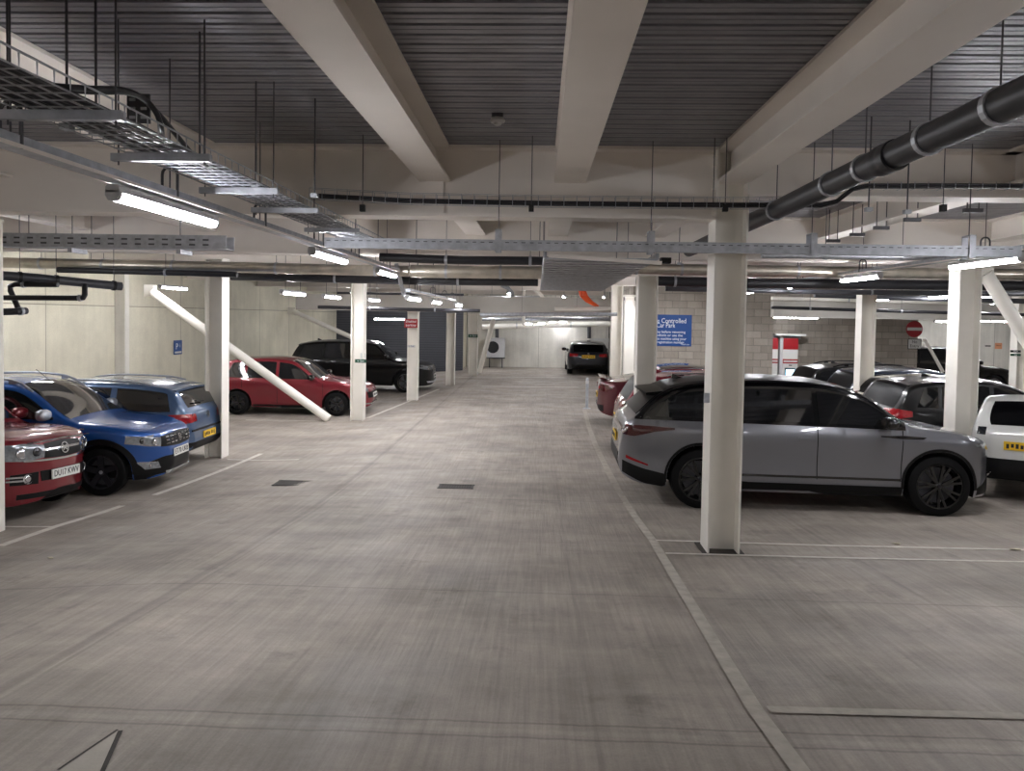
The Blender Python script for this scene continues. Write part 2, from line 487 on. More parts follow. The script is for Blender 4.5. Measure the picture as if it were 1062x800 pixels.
def column(x, y, label, top=None, w=.305, d=.30, base=True):
    z0 = fz(y, x); z1 = top or GBOT
    mb = MB()
    for s in (-1, 1): mb.box((x + s * (w / 2 - .009), y, (z0 + z1) / 2), (.018, d, z1 - z0))
    mb.box((x, y, (z0 + z1) / 2), (w - .036, .013, z1 - z0))
    for zz in (z1 - .012,): mb.box((x, y, zz), (w + .02, d + .01, .022))
    o = mb.build('steel_column', M_COLUMN)
    struct(o, label, 'column')
    return o


def px_base(px, py): p = onfloor(px, py); return p.x, p.y + .15


colA = column(1.79, 7.2, 'white steel column in front of the grey SUV', top=DECKZ)
colB = column(1.70, 11.85, 'white steel column just behind the tail of the grey SUV', top=CAMZ + .715)
colC = column(at(638, 400, 21).x, 21.0, 'white steel column behind the maroon saloon', top=GBOT)
colR = column(6.10, 10.9, 'white steel column at the bonnet of the grey SUV', top=GBOT)
colR2 = column(at(891, 350, 16.5).x, 16.2, 'white steel column behind the estate with roof rails')
colR3 = column(at(1055, 350, 20.5).x, 20.4, 'white steel column with two small notices, far right')
_p = onfloor(5.3, 551); colL0 = column(_p.x - .1525, _p.y - .15, 'white steel column cut by the left edge of the photo')
b = px_base(221, 475.5); colL1 = column(b[0], b[1], 'white steel column beside the blue estate')
b = px_base(369.5, 437); L2P = b; colL2 = column(*b, 'white steel column at the nose of the red hatchback')
b = px_base(427, 416); L3P = b; colL3 = column(*b, 'white steel column with the red sign', top=CAMZ + .13)
b = px_base(466.5, 400); colL4 = column(*b, 'white steel column second from the end of the left row', top=CAMZ + .13)
b = px_base(490, 390); L5P = b; colL5 = column(*b, 'last white steel column of the left row', w=.36, top=CAMZ + .13)
# boxed-in bright column standing by the blockwork
p = at(651, 400, 21.6); mb = MB().box((p.x, 21.6, (CAMZ + .55) / 2), (.30, .26, CAMZ + .55)).box((p.x, 21.6, CAMZ + .60), (.24, .24, .10))
mb.box((p.x, 21.6, CAMZ + .68), (.34, .30, .06))
struct(mb.build('steel_column', M_COLUMN, bevel=.012), 'brightly lit boxed column at the blockwork corner', 'column')
# dirt collar and base plate at the foot of the near column
mb = MB().box((1.79, 7.2, fz(7.2) + .006), (.40, .40, .012)); struct(mb.build('floor_base_plate', M_GROOVE), None)


def tube_brace(p0, p1, r, label, gus):
    t = empty('diagonal_brace', (0, 0, 0), 0, label, 'brace')
    MB().tube([p0, p1], r, 16).build('brace_tube', M_COLUMN, t, smooth=.8)
    d = (Vector(p1) - Vector(p0)).normalized()
    for q, s in ((Vector(p0), -1), (Vector(p1), 1)):
        if gus[0 if s < 0 else 1]:
            MB().box(q + d * s * .06, (.30, .02, .28)).build('gusset_plate', M_COLUMN, t)
    return t


Yb = L2P[1] - .05
p1 = Vector((at(341, 436, Yb).x, Yb, fz(Yb, at(341, 436, Yb).x) + .05)); p0 = at(158, 303, Yb)
tube_brace(p0, p1, .105, 'thick white tubular brace leaning across the red hatchback', (1, 0))
p0 = at(304, 323, 28.3); p1 = at(392, 362, 28.3)
tube_brace(p0, p1, .09, 'white tubular brace above the black SUV', (1, 0))
Yb = L5P[1] + .5
tube_brace(at(497, 386.5, Yb), at(512, 331, Yb), .10, 'dark leaning brace beside the last left column', (0, 0))
tube_brace(at(1022, 284, 11.3), at(1077, 372, 11.3), .10, 'flat white brace descending right from the near right column', (1, 0))
tube_brace(at(959, 352, 24.0), at(978, 386, 24.0), .05, 'slim white brace beyond the no entry sign', (0, 0))


# ------------------------------------------------------------------ floor markings
def strip(name, pts, w, m, lift=.006, label=None):
    """A flat band laid on the slab along world points."""
    mb = MB(); vs = []; n = 0
    dense = []
    for i in range(len(pts) - 1):
        a, b = Vector(pts[i]), Vector(pts[i + 1]); k = max(2, int((b - a).length / .2))
        dense += [a.lerp(b, t / k) for t in range(k)]
    dense.append(Vector(pts[-1]))
    for i, p in enumerate(dense):
        a = dense[max(0, i - 1)]; b = dense[min(len(dense) - 1, i + 1)]; d = (b - a); d.z = 0; d.normalize()
        s = Vector((-d.y, d.x, 0)) * w / 2
        for q in (p + s, p - s): vs.append((q.x, q.y, fz(q.y, q.x) + lift))
    fs = [(2 * i, 2 * i + 1, 2 * i + 3, 2 * i + 2) for i in range(len(dense) - 1)]
    return struct(mb.add(vs, fs).build(name, m), label, 'floor marking' if label else None)


F = onfloor
strip('floor_marking', [F(834, 806), F(783, 737), F(722, 636), F(677, 561), F(639, 505)], .085, M_SEAM, label='long pale strip along the right of the aisle')
strip('floor_marking', [F(639, 505), F(618, 463), F(611, 444), F(606, 425)], .10, M_SEAM, label='far end of the pale strip along the right bays')
strip('floor_marking', [F(680, 561), F(860, 566.5), F(1064, 571)], .055, M_LINE, label='white bay line behind the near column')
strip('floor_marking', [F(690, 574.5), F(860, 579), F(1064, 583.5)], .05, M_LINE, label='white bay line in front of the near column')
strip('floor_marking', [F(797, 737), F(930, 740.5), F(1064, 744)], .075, M_SEAM, label='pale band across the right foreground')
strip('floor_marking', [F(0, 567), F(60, 546), F(127, 525)], .09, M_LINE, label='worn white line in front of the red car')
strip('floor_marking', [F(160, 514), F(226, 490), F(271, 471)], .09, M_LINE, label='worn white line beside the blue estate')
strip('floor_marking', [F(381, 434), F(423, 417), F(455, 404)], .11, M_LINE, label='worn white line at the nose of the black SUV')
strip('floor_marking', [F(3, 547), F(55, 547)], .06, M_LINE, label='worn white line under the red car')
strip('floor_marking', [F(236, 477), F(310, 477)], .05, M_LINE, label='faint white line beside the left column')
strip('floor_marking', [F(255, 436), F(330, 437)], .06, M_LINE, label='faint white line under the red hatchback')
for (a, b) in (((470, 392), (585, 392)), ((500, 401), (600, 402))):
    strip('floor_marking', [F(*a), F(*b)], .12, M_LINE, label=None)
# repair patch at the bottom left
mb = MB(); q = [F(122, 759), F(104, 803), F(58, 803)]
mb.add([(p.x, p.y, fz(p.y, p.x) + .003) for p in q], [(0, 1, 2)]); struct(mb.build('floor_repair_patch', M_REPAIR), 'pale triangular concrete repair in the left foreground', 'floor marking')
strip('floor_groove', [F(122, 758), F(60, 800)], .012, M_GROOVE, .005)
strip('floor_groove', [F(125, 759), F(106, 802)], .02, M_GROOVE, .005)


def grating(px, py, w, d, label):
    p = F(px, py); mb = MB(); t = empty('drain_grating', p, 0, label, 'drain')
    mb.box((0, 0, .004), (w, .03, .008), m=0)
    f = MB()
    for s in (-1, 1):
        f.box((0, s * d / 2, .006), (w + .04, .025, .012)); f.box((s * w / 2, 0, .006), (.025, d, .012))
    f.build('frame', M_IRON, t)
    g = MB()
    n = int(w / .035)
    for i in range(n): g.box((-w / 2 + (i + .5) * w / n, 0, .005), (.018, d - .03, .008))
    g.build('grate', M_IRON, t)
    MB().box((0, 0, .0015), (w, d, .003)).build('pit', M_GROOVE, t)
    return t


grating(305, 501.8, .50, .30, 'left of two iron drain gratings set in the aisle floor')
grating(473, 505.3, .46, .22, 'right of two iron drain gratings set in the aisle floor')
for k, (px, py, s, lab) in enumerate(((929, 565, .06, 'small pale leaf lying by the bay line behind the near column'), (1053, 571, .08, 'scrap of white litter on the bay line at the right edge'), (52, 580, .035, 'speck of pale litter in the left aisle floor'))):
    p = F(px, py); mb = MB(); r = random.Random(k)
    pts = [(s * math.cos(a) * r.uniform(.5, 1), s * .5 * math.sin(a) * r.uniform(.5, 1), .01 + .012 * r.random()) for a in [i * PI / 3.5 for i in range(7)]]
    mb.add(pts + [(x * .9, y * .9, z - .006) for x, y, z in pts] + [(0, 0, .022), (0, 0, .002)],
           [(i, (i + 1) % 7, 14) for i in range(7)] + [(7 + i, 7 + (i + 1) % 7, 15) for i in range(7)] + [(i, (i + 1) % 7, 7 + (i + 1) % 7, 7 + i) for i in range(7)])
    tag(mb.build('litter_scrap', M_LEAF, loc=p), lab, 'litter')
# ------------------------------------------------------------------ services under the deck
def rod(parent, x, y, z0, z1=None, r=.006, name='hanger_rod'):
    r = .0045
    return MB().tube([(x, y, z0), (x, y, z1 or DECKZ)], r, 6).build(name, M_ROD, parent)


def batten(c, length, along, label, group, drop=.05, strap=True):
    """LED batten: grey spine, glowing lens, end caps and a hanging bracket."""
    rz = PI / 2 if along == 'y' else 0.0
    if not isinstance(along, str): rz = along
    t = empty('led_batten', c, rz, label, 'light', group)
    L2 = length / 2
    prof = [(-.036, .0), (-.04, -.015), (-.034, -.034), (-.016, -.045), (.016, -.045), (.034, -.034), (.04, -.015), (.036, .0)]
    Mx = Matrix(((0, 0, 1), (1, 0, 0), (0, 1, 0)))
    MB().prism(prof, -L2 + .03, L2 - .03, M=Mx).build('diffuser', M_LED, t, smooth=.9)
    h = MB().prism([(-.039, .0), (-.039, .03), (-.026, .045), (.026, .045), (.039, .03), (.039, .0)], -L2, L2, M=Mx)
    for s in (-1, 1): h.prism([(-.041, .01), (-.042, -.018), (-.024, -.047), (.024, -.047), (.042, -.018), (.041, .01)], s * L2 - .03 * (s > 0), s * L2 + .03 * (s < 0), M=Mx)
    h.build('housing', M_HOUSING, t)
    if strap:
        for s in (-.33, .33): MB().box((s * length, 0, .045 + drop / 2), (.03, .06, drop)).build('bracket', M_GALV, t)
    return t


def trunk_run(name, x, ya, yb, z, w, label, rods, hooks=True):
    t = empty(name, (0, 0, 0), 0, label, 'trunking')
    h = w * .58
    mb = MB(); mb.box((x, (ya + yb) / 2, z + h / 2), (w, yb - ya, h))
    mb.build('channel', M_GALV, t)
    lip = MB()
    for s in (-1, 1): lip.box((x + s * (w / 2 + .006), (ya + yb) / 2, z + .008), (.012, yb - ya, .016))
    lip.build('lip', M_STEEL, t)
    for yy in rods:
        MB().tube([(x, yy, z + h), (x, yy, DECKZ)], .0045, 6).build('hanger_rod', M_ROD, t)
        if hooks:
            pts = [(x - .05 + .05 * (1 - math.cos(a)), yy, z + w + .06 + .05 * math.sin(a)) for a in [PI * k / 8 for k in range(9)]]
            MB().tube([(x - .05, yy, z)] + pts + [(x + .05, yy, z)], .009, 6).build('hanger_strap', M_ROD, t)
    return t


# --- left run over the aisle edge
LH = .612
xl = -2.40
zL = CAMZ + LH
trunk_run('lighting_trunking', xl, -6.0, 12.35, zL + .115, .10, 'galvanised trunking carrying the battens on the left of the aisle', [3.3, 4.75, 6.3, 8.0, 9.6, 11.6])
gL = 'battens under the left trunking'
for (ya, yb, lab) in ((4.10, 5.40, 'large glowing batten nearest the camera on the left trunking'), (7.75, 9.10, 'second glowing batten along the left trunking'),
                      (10.9, 12.25, 'third glowing batten at the bend of the left trunking')):
    batten((xl, (ya + yb) / 2, zL + .055), yb - ya, 'y', lab, gL, drop=.03)
for k in range(1, 3):
    batten((xl, .9 - 3.3 * k, zL + .055), 1.3, 'y', 'batten on the left trunking behind the camera', gL, drop=.03)
# --- right run
xr, zR = 4.90, CAMZ + .645
trunk_run('lighting_trunking', xr, -6.0, 12.3, zR + .115, .10, 'galvanised trunking carrying the nearest two battens over the right bays', [5, 8.4, 11.5])
trunk_run('lighting_trunking', xr, 12.75, 21.0, zR + .115, .10, 'galvanised trunking carrying the farther battens over the right bays', [14.2, 17.0, 19.5])
gR = 'battens under the right trunking'
for (ya, yb, lab) in ((7.75, 9.07, 'glowing batten nearest the camera on the right, beside a column top'), (10.9, 12.25, 'second glowing batten along the right trunking'),
                      (13.3, 14.85, 'third glowing batten along the right trunking'), (16.3, 17.7, 'fourth glowing batten of the right trunking, beside the near column'), (19.4, 20.8, 'last batten of the right trunking, hidden by the near column')):
    batten((xr, (ya + yb) / 2, zR + .055), yb - ya, 'y', lab, gR, drop=.03)
for k in range(0, 4):
    if k == 1: continue
    batten((xr, 4.6 - 3.3 * k, zR + .055), 1.3, 'y', 'batten on the right trunking behind the camera', gR, drop=.03)
# --- other battens, each on its own bracket and rods
def lone(px, py, Y, length, along, label, group):
    p = at(px, py, Y)
    t = batten((p.x, p.y, p.z + .03), length, along, label, group, strap=False)
    for s in (-.33, .33):
        off = (0, s * length) if along == 'y' else (s * length, 0)
        x, y = (s * length, 0)
        MB().tube([(x, 0, .04), (x, 0, DECKZ - p.z - .03)], .005, 6).build('hanger_rod', M_ROD, t)
    return t


gF = 'battens over the left bays'
lone(180, 299.5, 17.6, 1.3, 'y', 'glowing batten by the concrete wall, beside the tubular brace top', gF)
lone(304, 305.5, 14.0, 1.3, 'y', 'glowing batten over the black SUV, leftmost of three', gF)
lone(344, 309, 16.5, 1.3, 'y', 'glowing batten over the black SUV, middle of three', gF)
lone(387, 312, 19.2, 1.3, 'y', 'glowing batten right of the column with a green sign', gF)
gM = 'battens of the far left trunking'
qm = at(452, 313, 16.5); trunk_run('lighting_trunking', qm.x, 12.95, 20.2, qm.z + .09, .10, 'lower run of galvanised trunking above the red sign', [14.0, 16, 18, 19.6])
lone(428.5, 311, 13.6, 1.35, 'y', 'glowing batten just above the column with the red sign', gM)
lone(452, 314.3, 16.5, 1.35, 'y', 'glowing batten right of the column with the red sign', gM)
lone(475, 317, 19.3, 1.35, 'y', 'glowing batten above the second last left column', gM)
lone(404, 331.5, 30.5, 1.3, 'x', 'small glowing batten before the dark shutter, left of the red sign', 'battens by the shutter')
gA = 'small battens at the end of the aisle'
for (px, py, Y, lab) in ((548, 336.2, 32.0, 'leftmost small batten at the end of the aisle'), (561.5, 335.6, 33.5, 'second small batten at the end of the aisle'),
                         (573, 335, 35.0, 'third small batten at the end of the aisle'), (583.5, 334.5, 35.8, 'rightmost small batten at the end of the aisle')):
    lone(px, py, Y, .34, 'x', lab, gA)
lone(627, 309, 24.0, .5, 'y', 'short bright batten hanging left of the brightly lit boxed column', 'battens by the boxed column')
lone(668, 316, 20.5, 1.2, 'y', 'batten above the boxed column, hidden behind a column', 'battens by the boxed column')
gB = 'battens over the right bays'
lone(825, 330, 23.2, 1.4, 'x', 'long glowing batten on the blockwork above the payment machine', gB)
lone(911, 311.5, 19.5, 1.3, 'y', 'glowing batten above the far white column on the right', gB)
lone(973, 309.2, 17.6, 1.3, 'y', 'glowing batten left of the near right column, behind it', gB)
lone(1020, 309.5, 19.0, 1.3, 'y', 'glowing batten right of the near right column', gB)
lone(988, 334, 27.5, 1.3, 'x', 'far small batten right of the no entry sign', gB)
lone(1024, 333.5, 29.5, 2.0, 'x', 'far bright batten over the white wall', gB)
lone(1041, 334, 28.5, 1.0, 'x', 'far short batten beside the column with notices', gB)
for (x, y) in ((-8.6, 10), (-8.8, 14), (9.0, 10), (9.0, 4.5), (-7.0, -3.5), (-.5, -5.5), (1.4, -7.5), (10, 14), (0.9, 27), (-2.2, 33), (1.8, 33.5), (-1, 24), (-6.5, 26), (-6, 31), (17, 24), (18, 14), (17, 29)):  # hidden and out-of-frame battens, added to brighten the far wall and bays
    t = batten((x, y, CAMZ + .80), 1.3, 'y', 'unseen batten added for its light', 'unseen battens added for light', strap=False)
    MB().tube([(.3, 0, .04), (.3, 0, DECKZ - CAMZ - .80)], .005, 6).build('hanger_rod', M_ROD, t)

# --- left cable basket on struts (runs down the aisle)
t = empty('cable_tray', (0, 0, 0), 0, 'wire cable basket on hanging struts along the upper left', 'cable tray')
ZT = CAMZ + .89; tx = -2.13; tw = .40
mb = MB(); ya, yb = 1.6, 9.6
for s in [-1, -.6, -.2, .2, .6, 1]:
    mb.tube([(tx + s * tw / 2, ya, ZT), (tx + s * tw / 2, yb, ZT)], .004, 5)
for s in (-1, 1):
    mb.tube([(tx + s * tw / 2, ya, ZT + .06), (tx + s * tw / 2, yb, ZT + .06)], .005, 5)
y = ya
while y < yb:
    mb.tube([(tx - tw / 2, y, ZT + .06), (tx - tw / 2, y, ZT - .003), (tx + tw / 2, y, ZT - .003), (tx + tw / 2, y, ZT + .06)], .004, 5)
    y += .10
mb.build('basket', M_GALV, t)
mb = MB()
for k in range(9):
    xx = tx - .16 + .04 * k + random.uniform(-.01, .01)
    mb.tube([(xx + .015 * math.sin(j * 1.7 + k), ya + j * .5, ZT + .018) for j in range(17)], .010, 6)
mb.build('cables', M_GREYPIPE, t)
for i, yy in enumerate((2.3, 3.25, 4.12, 5.2, 6.15, 7.55, 8.6)):
    f = MB().box((tx, yy, ZT - .028), (.56, .042, .042)); f.box((tx, yy, ZT - .028), (.568, .026, .026)); f.build('support_strut', M_GALV, t)
    for s in (-1, 1): rod(t, tx + s * .245, yy, ZT - .07)
# looping black cables and the perforated joint box on the tray
cl = empty('cable_loop', (0, 0, 0), 0, 'pair of black cables arching over the left wire basket', 'cable')
for k, (dx, dz) in enumerate(((0, 0), (.05, -.035))):
    pts = ([at(38, 88, 3.0), at(62, 90, 3.12), at(95, 92, 3.3), at(126, 93, 3.5), at(146, 101, 3.66), at(166, 120, 3.86), at(186, 144, 4.05), at(203, 164, 4.25), at(214, 172, 4.45)] if k == 0 else [at(60, 93, 3.14), at(100, 95, 3.34), at(132, 96, 3.54), at(150, 103, 3.68), at(162, 117, 3.74), at(167, 132, 3.82), at(168, 141, 3.95)])
    fine = []
    for i in range(len(pts) - 1):
        for j in range(6):
            q = j / 6; p_1, p_2 = Vector(pts[i]), Vector(pts[i + 1]); p_0 = Vector(pts[max(0, i - 1)]); p_3 = Vector(pts[min(len(pts) - 1, i + 2)])
            fine.append(.5 * ((2 * p_1) + (p_2 - p_0) * q + (2 * p_0 - 5 * p_1 + 4 * p_2 - p_3) * q * q + (3 * p_1 - p_0 - 3 * p_2 + p_3) * q ** 3))
    fine.append(Vector(pts[-1])); MB().tube(fine, .014, 8).build('cable', M_BLACKPIPE, cl, smooth=.9)
jb = empty('cable_bracket', at(144, 113, 3.8), 0, 'dark perforated steel bracket on the left wire basket', 'bracket')
MB().box((0, 0, 0), (.12, .012, .15)).build('plate', M_ROD, jb)
mb = MB()
for i in range(2):
    for j in range(3): mb.box((-.03 + .06 * i, -.009, -.045 + .045 * j), (.03, .006, .014))
mb.build('perforation_mesh', M_GALV, jb)

# --- black cable run on wire hoops in front of the near girder
t = empty('cable_run', (0, 0, 0), 0, 'bundle of black cables in wire hoops along the near girder', 'cable')
Yc = 6.72
pl = [at(322, 204, Yc), at(420, 209.3, Yc), at(560, 212, Yc), at(700, 213.5, Yc), at(780, 214, Yc), at(852, 214, Yc), at(868, 210, Yc), at(885, 197, Yc), at(900, 194, Yc), at(1000, 194, Yc), at(1100, 194.5, Yc)]
for k in range(4):
    dy, dz = (k % 2) * .022, (k // 2) * .022
    MB().tube([(p.x, p.y + dy, p.z + dz) for p in pl], .011, 7).build('cable', M_BLACKPIPE, t, smooth=.9)
mb = MB(); hoop = MB()
for dz in (-.02, .075):
    for dy in (-.03, .05): mb.tube([(p.x, p.y + dy, p.z + dz) for p in pl[:7]], .0025, 5)
x = pl[0].x
while x < pl[5].x:
    i = max(j for j in range(6) if pl[j].x <= x + 1e-6); i = min(i, 4)
    q = pl[i].lerp(pl[i + 1], (x - pl[i].x) / (pl[i + 1].x - pl[i].x))
    mb.tube([(x, q.y - .03, q.z + .075), (x, q.y - .03, q.z - .02), (x, q.y + .05, q.z - .02), (x, q.y + .05, q.z + .075)], .003, 5); x += .115
for px in range(905, 1100, 14):
    q = at(px, 194, Yc); mb.tube([(q.x, q.y - .03, q.z + .04), (q.x, q.y - .03, q.z - .02), (q.x, q.y + .05, q.z - .02)], .003, 5)
mb.build('wire_hoops', M_GALV, t)
for px in (551, 376, 752, 978): 
    q = at(px, 216, Yc - .02); MB().box((q.x, q.y, q.z), (.045, .05, .06)).build('clamp', M_INK, t)
    rod(t, q.x, q.y, q.z)
rod(t, at(747, 200, Yc).x - .06, Yc, at(752, 216, Yc).z)

# --- galvanised trunking across the aisle in front of the near column
t = empty('cable_trunking', (0, 0, 0), 0, 'galvanised trunking crossing in front of the near column', 'trunking')
Yt = 6.86; xa, xb = at(338, 250, Yt).x, at(1056, 262, Yt).x
zt0 = CAMZ + .60
mb = MB().box(((xa + xb) / 2, Yt, zt0 + .065), (xb - xa, .10, .09)); mb.box(((xa + xb) / 2, Yt - .053, zt0 + .022), (xb - xa, .006, .012))
n = int((xb - xa) / .075)
for i in range(n): mb.box((xa + (i + .5) * .075, Yt - .052, zt0 + .085), (.035, .006, .007), m=1)
mb.build('channel', [M_GALV, M_ROD], t)
for px in (517, 675, 842, 1005):
    q = at(px, 245, Yt)
    f = MB()
    for s in (-1, 1): f.box((q.x, Yt + s * .062, zt0 + .10), (.055, .006, .20))
    f.box((q.x, Yt, zt0 + .20), (.055, .13, .012)); f.build('hanger_strap', M_GALV, t); rod(t, q.x, Yt, zt0 + .2)
# left perforated tray
t = empty('cable_tray', (0, 0, 0), 0, 'perforated galvanised tray crossing behind the left column', 'cable tray')
Yt2 = 8.6; xa, xb = at(-60, 252, Yt2).x, at(239, 252, Yt2).x; z0 = at(120, 258, Yt2).z; z1 = at(120, 244, Yt2).z
mb = MB().box(((xa + xb) / 2, Yt2, z0 + .004), (xb - xa, .22, .006))
for s in (-1, 1): mb.box(((xa + xb) / 2, Yt2 + s * .11, (z0 + z1) / 2), (xb - xa, .005, z1 - z0))
for i in range(int((xb - xa) / .16)):
    for j in range(2): mb.box((xa + .16 * i + .03, Yt2 - .114, z0 + (z1 - z0) * (.3 + .36 * j)), (.07, .003, .02), m=1)
mb.build('tray', [M_GALV, M_ROD], t)
for px in (75, 95, 187, 30): q = at(px, 250, Yt2); rod(t, q.x, Yt2, z1 - .02)
for px in (75, 187):
    q = at(px, 262, Yt2 - .1); MB().box((q.x, Yt2, z0 - .035), (.05, .30, .05)).build('support_strut', M_GALV, t)

# --- pipes crossing the aisle
def cross_pipe(name, pts, r, m, label, clips=(), clipmat=None, rods=True, cat='pipe', n=16):
    t = empty(name, (0, 0, 0), 0, label, cat)
    MB().tube(pts, r, n).build('pipe_run', m, t, smooth=.9)
    P_ = [Vector(p) for p in pts]
    for f in clips:
        i = min(int(f * (len(P_) - 1)), len(P_) - 2); q = P_[i].lerp(P_[i + 1], f * (len(P_) - 1) - i); d = (P_[i + 1] - P_[i]).normalized()
        u = Vector((0, 0, 1)); u = (u - d * u.dot(d)).normalized(); s = d.cross(u)
        M = Matrix((s, u, d)).transposed()
        MB().lathe([(r + .001, -.02), (r + .010, -.02), (r + .010, .02), (r + .001, .02)], q, M, 18, closed=True).build('clip', clipmat or M_GALV, t)
        if rods: rod(t, q.x, q.y, q.z + r)
    return t


cross_pipe('lagged_pipe', [at(0, 272.5, 12.6), at(180, 276, 12.6), at(424, 281.5, 12.6)], .093, M_FOIL, 'silver foil lagged pipe crossing over the left bays', (.12, .3, .5, .72, .93))
cross_pipe('lagged_pipe', [at(426, 281.5, 12.6), at(500, 282.5, 12.6), at(580, 283, 12.6)], .108, M_FOIL, 'thicker silver foil lagged pipe over the middle of the aisle', (.25, .62))
cross_pipe('lagged_pipe', [at(634, 278.5, 12.5), at(800, 281, 12.5), at(1075, 285, 12.5)], .091, M_FOIL, 'silver foil lagged pipe crossing over the right bays', (.08, .22, .36, .55, .7))
cross_pipe('black_pipe', [at(240, 286.5, 13.3), at(420, 291, 13.3), at(558, 292.8, 13.3)], .075, M_BLACKPIPE, 'black pipe below the silver pipe over the aisle', (.3, .7))
cross_pipe('black_pipe', [at(394, 267, 10.2), at(480, 270, 10.2), at(580, 271, 10.2)], .06, M_BLACKPIPE, 'black pipe above the silver pipe over the aisle', (.4, .85))
cross_pipe('black_pipe', [at(660, 291, 12.9), at(760, 293.5, 12.9), at(1080, 297, 12.9)], .085, M_BLACKPIPE, 'black pipe below the silver pipe over the right bays', (.2, .5))
cross_pipe('grey_pipe', [at(690, 299.5, 15.0), at(860, 303, 15.0), at(1080, 305, 15.0)], .05, M_GREYPIPE, 'slim grey pipe crossing high over the right bays', (.2, .6))
cross_pipe('grey_pipe', [at(790, 264.5, 9.6), at(900, 266, 9.6), at(1080, 268, 9.6)], .04, M_GALV, 'slim galvanised conduit behind the right trunking', (.3, .6))
cross_pipe('black_pipe', [at(60, 280, 12.4), at(200, 283.5, 12.4), at(246, 285, 12.4)], .05, M_BLACKPIPE, 'black pipe under the silver pipe over the left bays', (.4,))
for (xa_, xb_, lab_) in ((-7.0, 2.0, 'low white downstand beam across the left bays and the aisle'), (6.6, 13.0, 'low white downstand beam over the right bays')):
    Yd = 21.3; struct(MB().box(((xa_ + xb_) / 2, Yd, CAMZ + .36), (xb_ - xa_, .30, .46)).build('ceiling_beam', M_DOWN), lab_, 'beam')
cross_pipe('white_pipe', [at(800, 309.5, 21.0), at(900, 312, 21.0), at(990, 314, 21.0)], .05, M_COLUMN, 'thick white pipe on the blockwork above the payment machine', (.4,), rods=False)
cross_pipe('grey_pipe', [at(845, 306, 18.0), at(930, 309, 18.0), at(1080, 313, 18.0)], .06, M_GREYPIPE, 'grey pipe above the far white column on the right', (.3, .7))
cross_pipe('white_pipe', [at(640, 336, 34.8), at(560, 337.5, 34.8), at(500, 339, 34.8)], .12, M_COLUMN, 'pale pipe along the top of the far white wall', (.3, .7))
cross_pipe('grey_pipe', [at(640, 331, 33.0), at(560, 331, 33.0), at(500, 331.5, 33.0)], .07, M_GALV, 'galvanised pipe along the end of the aisle', (.4,))
cross_pipe('white_pipe', [at(575, 320.5, 19.9), at(604, 320.5, 19.9), at(634, 320.2, 19.9)], .05, M_COLUMN, 'pale pipe below the orange cables', (), rods=False)
cross_pipe('grey_pipe', [at(480, 308.5, 24.0), at(530, 309, 24.0), at(560, 309, 24.0)], .05, M_GALV, 'bent grey conduit under the far girder', (.3,))
cross_pipe('grey_pipe', [at(520, 296, 22.5), at(527, 299, 22.5), at(531, 304, 22.5), at(532, 312, 22.5)], .06, M_GALV, 'curved grey conduit dropping over the aisle', (), rods=False)
cross_pipe('grey_pipe', [at(543, 337, 26.0), at(543, 300, 26.0), at(548, 297, 26.0), at(558, 303, 26.0), at(573, 320, 26.0)], .06, M_COLUMN, 'pale looped conduit over the aisle', (), rods=False)
cross_pipe('grey_pipe', [at(411, 274, 12.42), at(413, 281, 12.5), at(416, 295, 12.8), at(419, 306, 13.0)], .035, M_GALV, 'bent galvanised trunk arm linking the left trunking to the far battens', (), rods=False)
for (px, lab) in ((497, 'dark downpipe on the far wall above the fan unit'), (611, 'dark downpipe on the far wall above the dark hatchback')):
    cross_pipe('downpipe', [at(px + 8 * (px < 500) * 2.3, 339, 36.0), at(px + 8 * (px < 500) * 2.3, 351, 36.0)], .09, M_GREYPIPE, lab, (), rods=False)

cross_pipe('black_pipe', [at(330, 318.5, 19.2), at(420, 321, 19.2), at(498, 322.5, 19.2)], .045, M_BLACKPIPE, 'slim black pipe low across the bays by the red sign', (.3, .7))
cross_pipe('grey_pipe', [at(640, 326, 20.6), at(570, 326, 20.6), at(498, 326.5, 20.6)], .05, M_GALV, 'galvanised pipe under the downstand beam over the aisle', (.3, .7))
cross_pipe('black_pipe', [at(800, 319, 18.6), at(900, 322, 18.6), at(1075, 327, 18.6)], .04, M_BLACKPIPE, 'slim black pipe under the right downstand beam', (.2, .6))
# --- left waste pipes
cross_pipe('waste_pipe', [at(-10, 285, 9.2), at(40, 288.8, 9.6), at(126, 297.2, 10.4)], .06, M_GREYPIPE, 'large dark waste pipe at the upper left', (.3, .6, .95), M_INK)
cross_pipe('waste_pipe', [at(60, 295.5, 9.5), at(16, 295, 9.5), at(10.5, 297, 9.5), at(11, 302, 9.5), at(19, 320, 9.5)], .034, M_BLACKPIPE, 'black waste pipe bending down beside the left column', (.2,), rods=False)
cross_pipe('waste_pipe', [at(4, 309, 9.4), at(30, 309, 9.4), at(80, 309.4, 9.4), at(86.5, 309, 9.4), at(88, 306, 9.4), at(88, 296, 9.5)], .034, M_BLACKPIPE, 'black waste pipe below the large dark pipe on the left', (.5,), rods=False)
cross_pipe('waste_pipe', [at(-6, 324, 9.4), at(20, 323, 9.4), at(27, 322.5, 9.5)], .045, M_GREYPIPE, 'short grey pipe stub beside the left column', (.6,), rods=False)

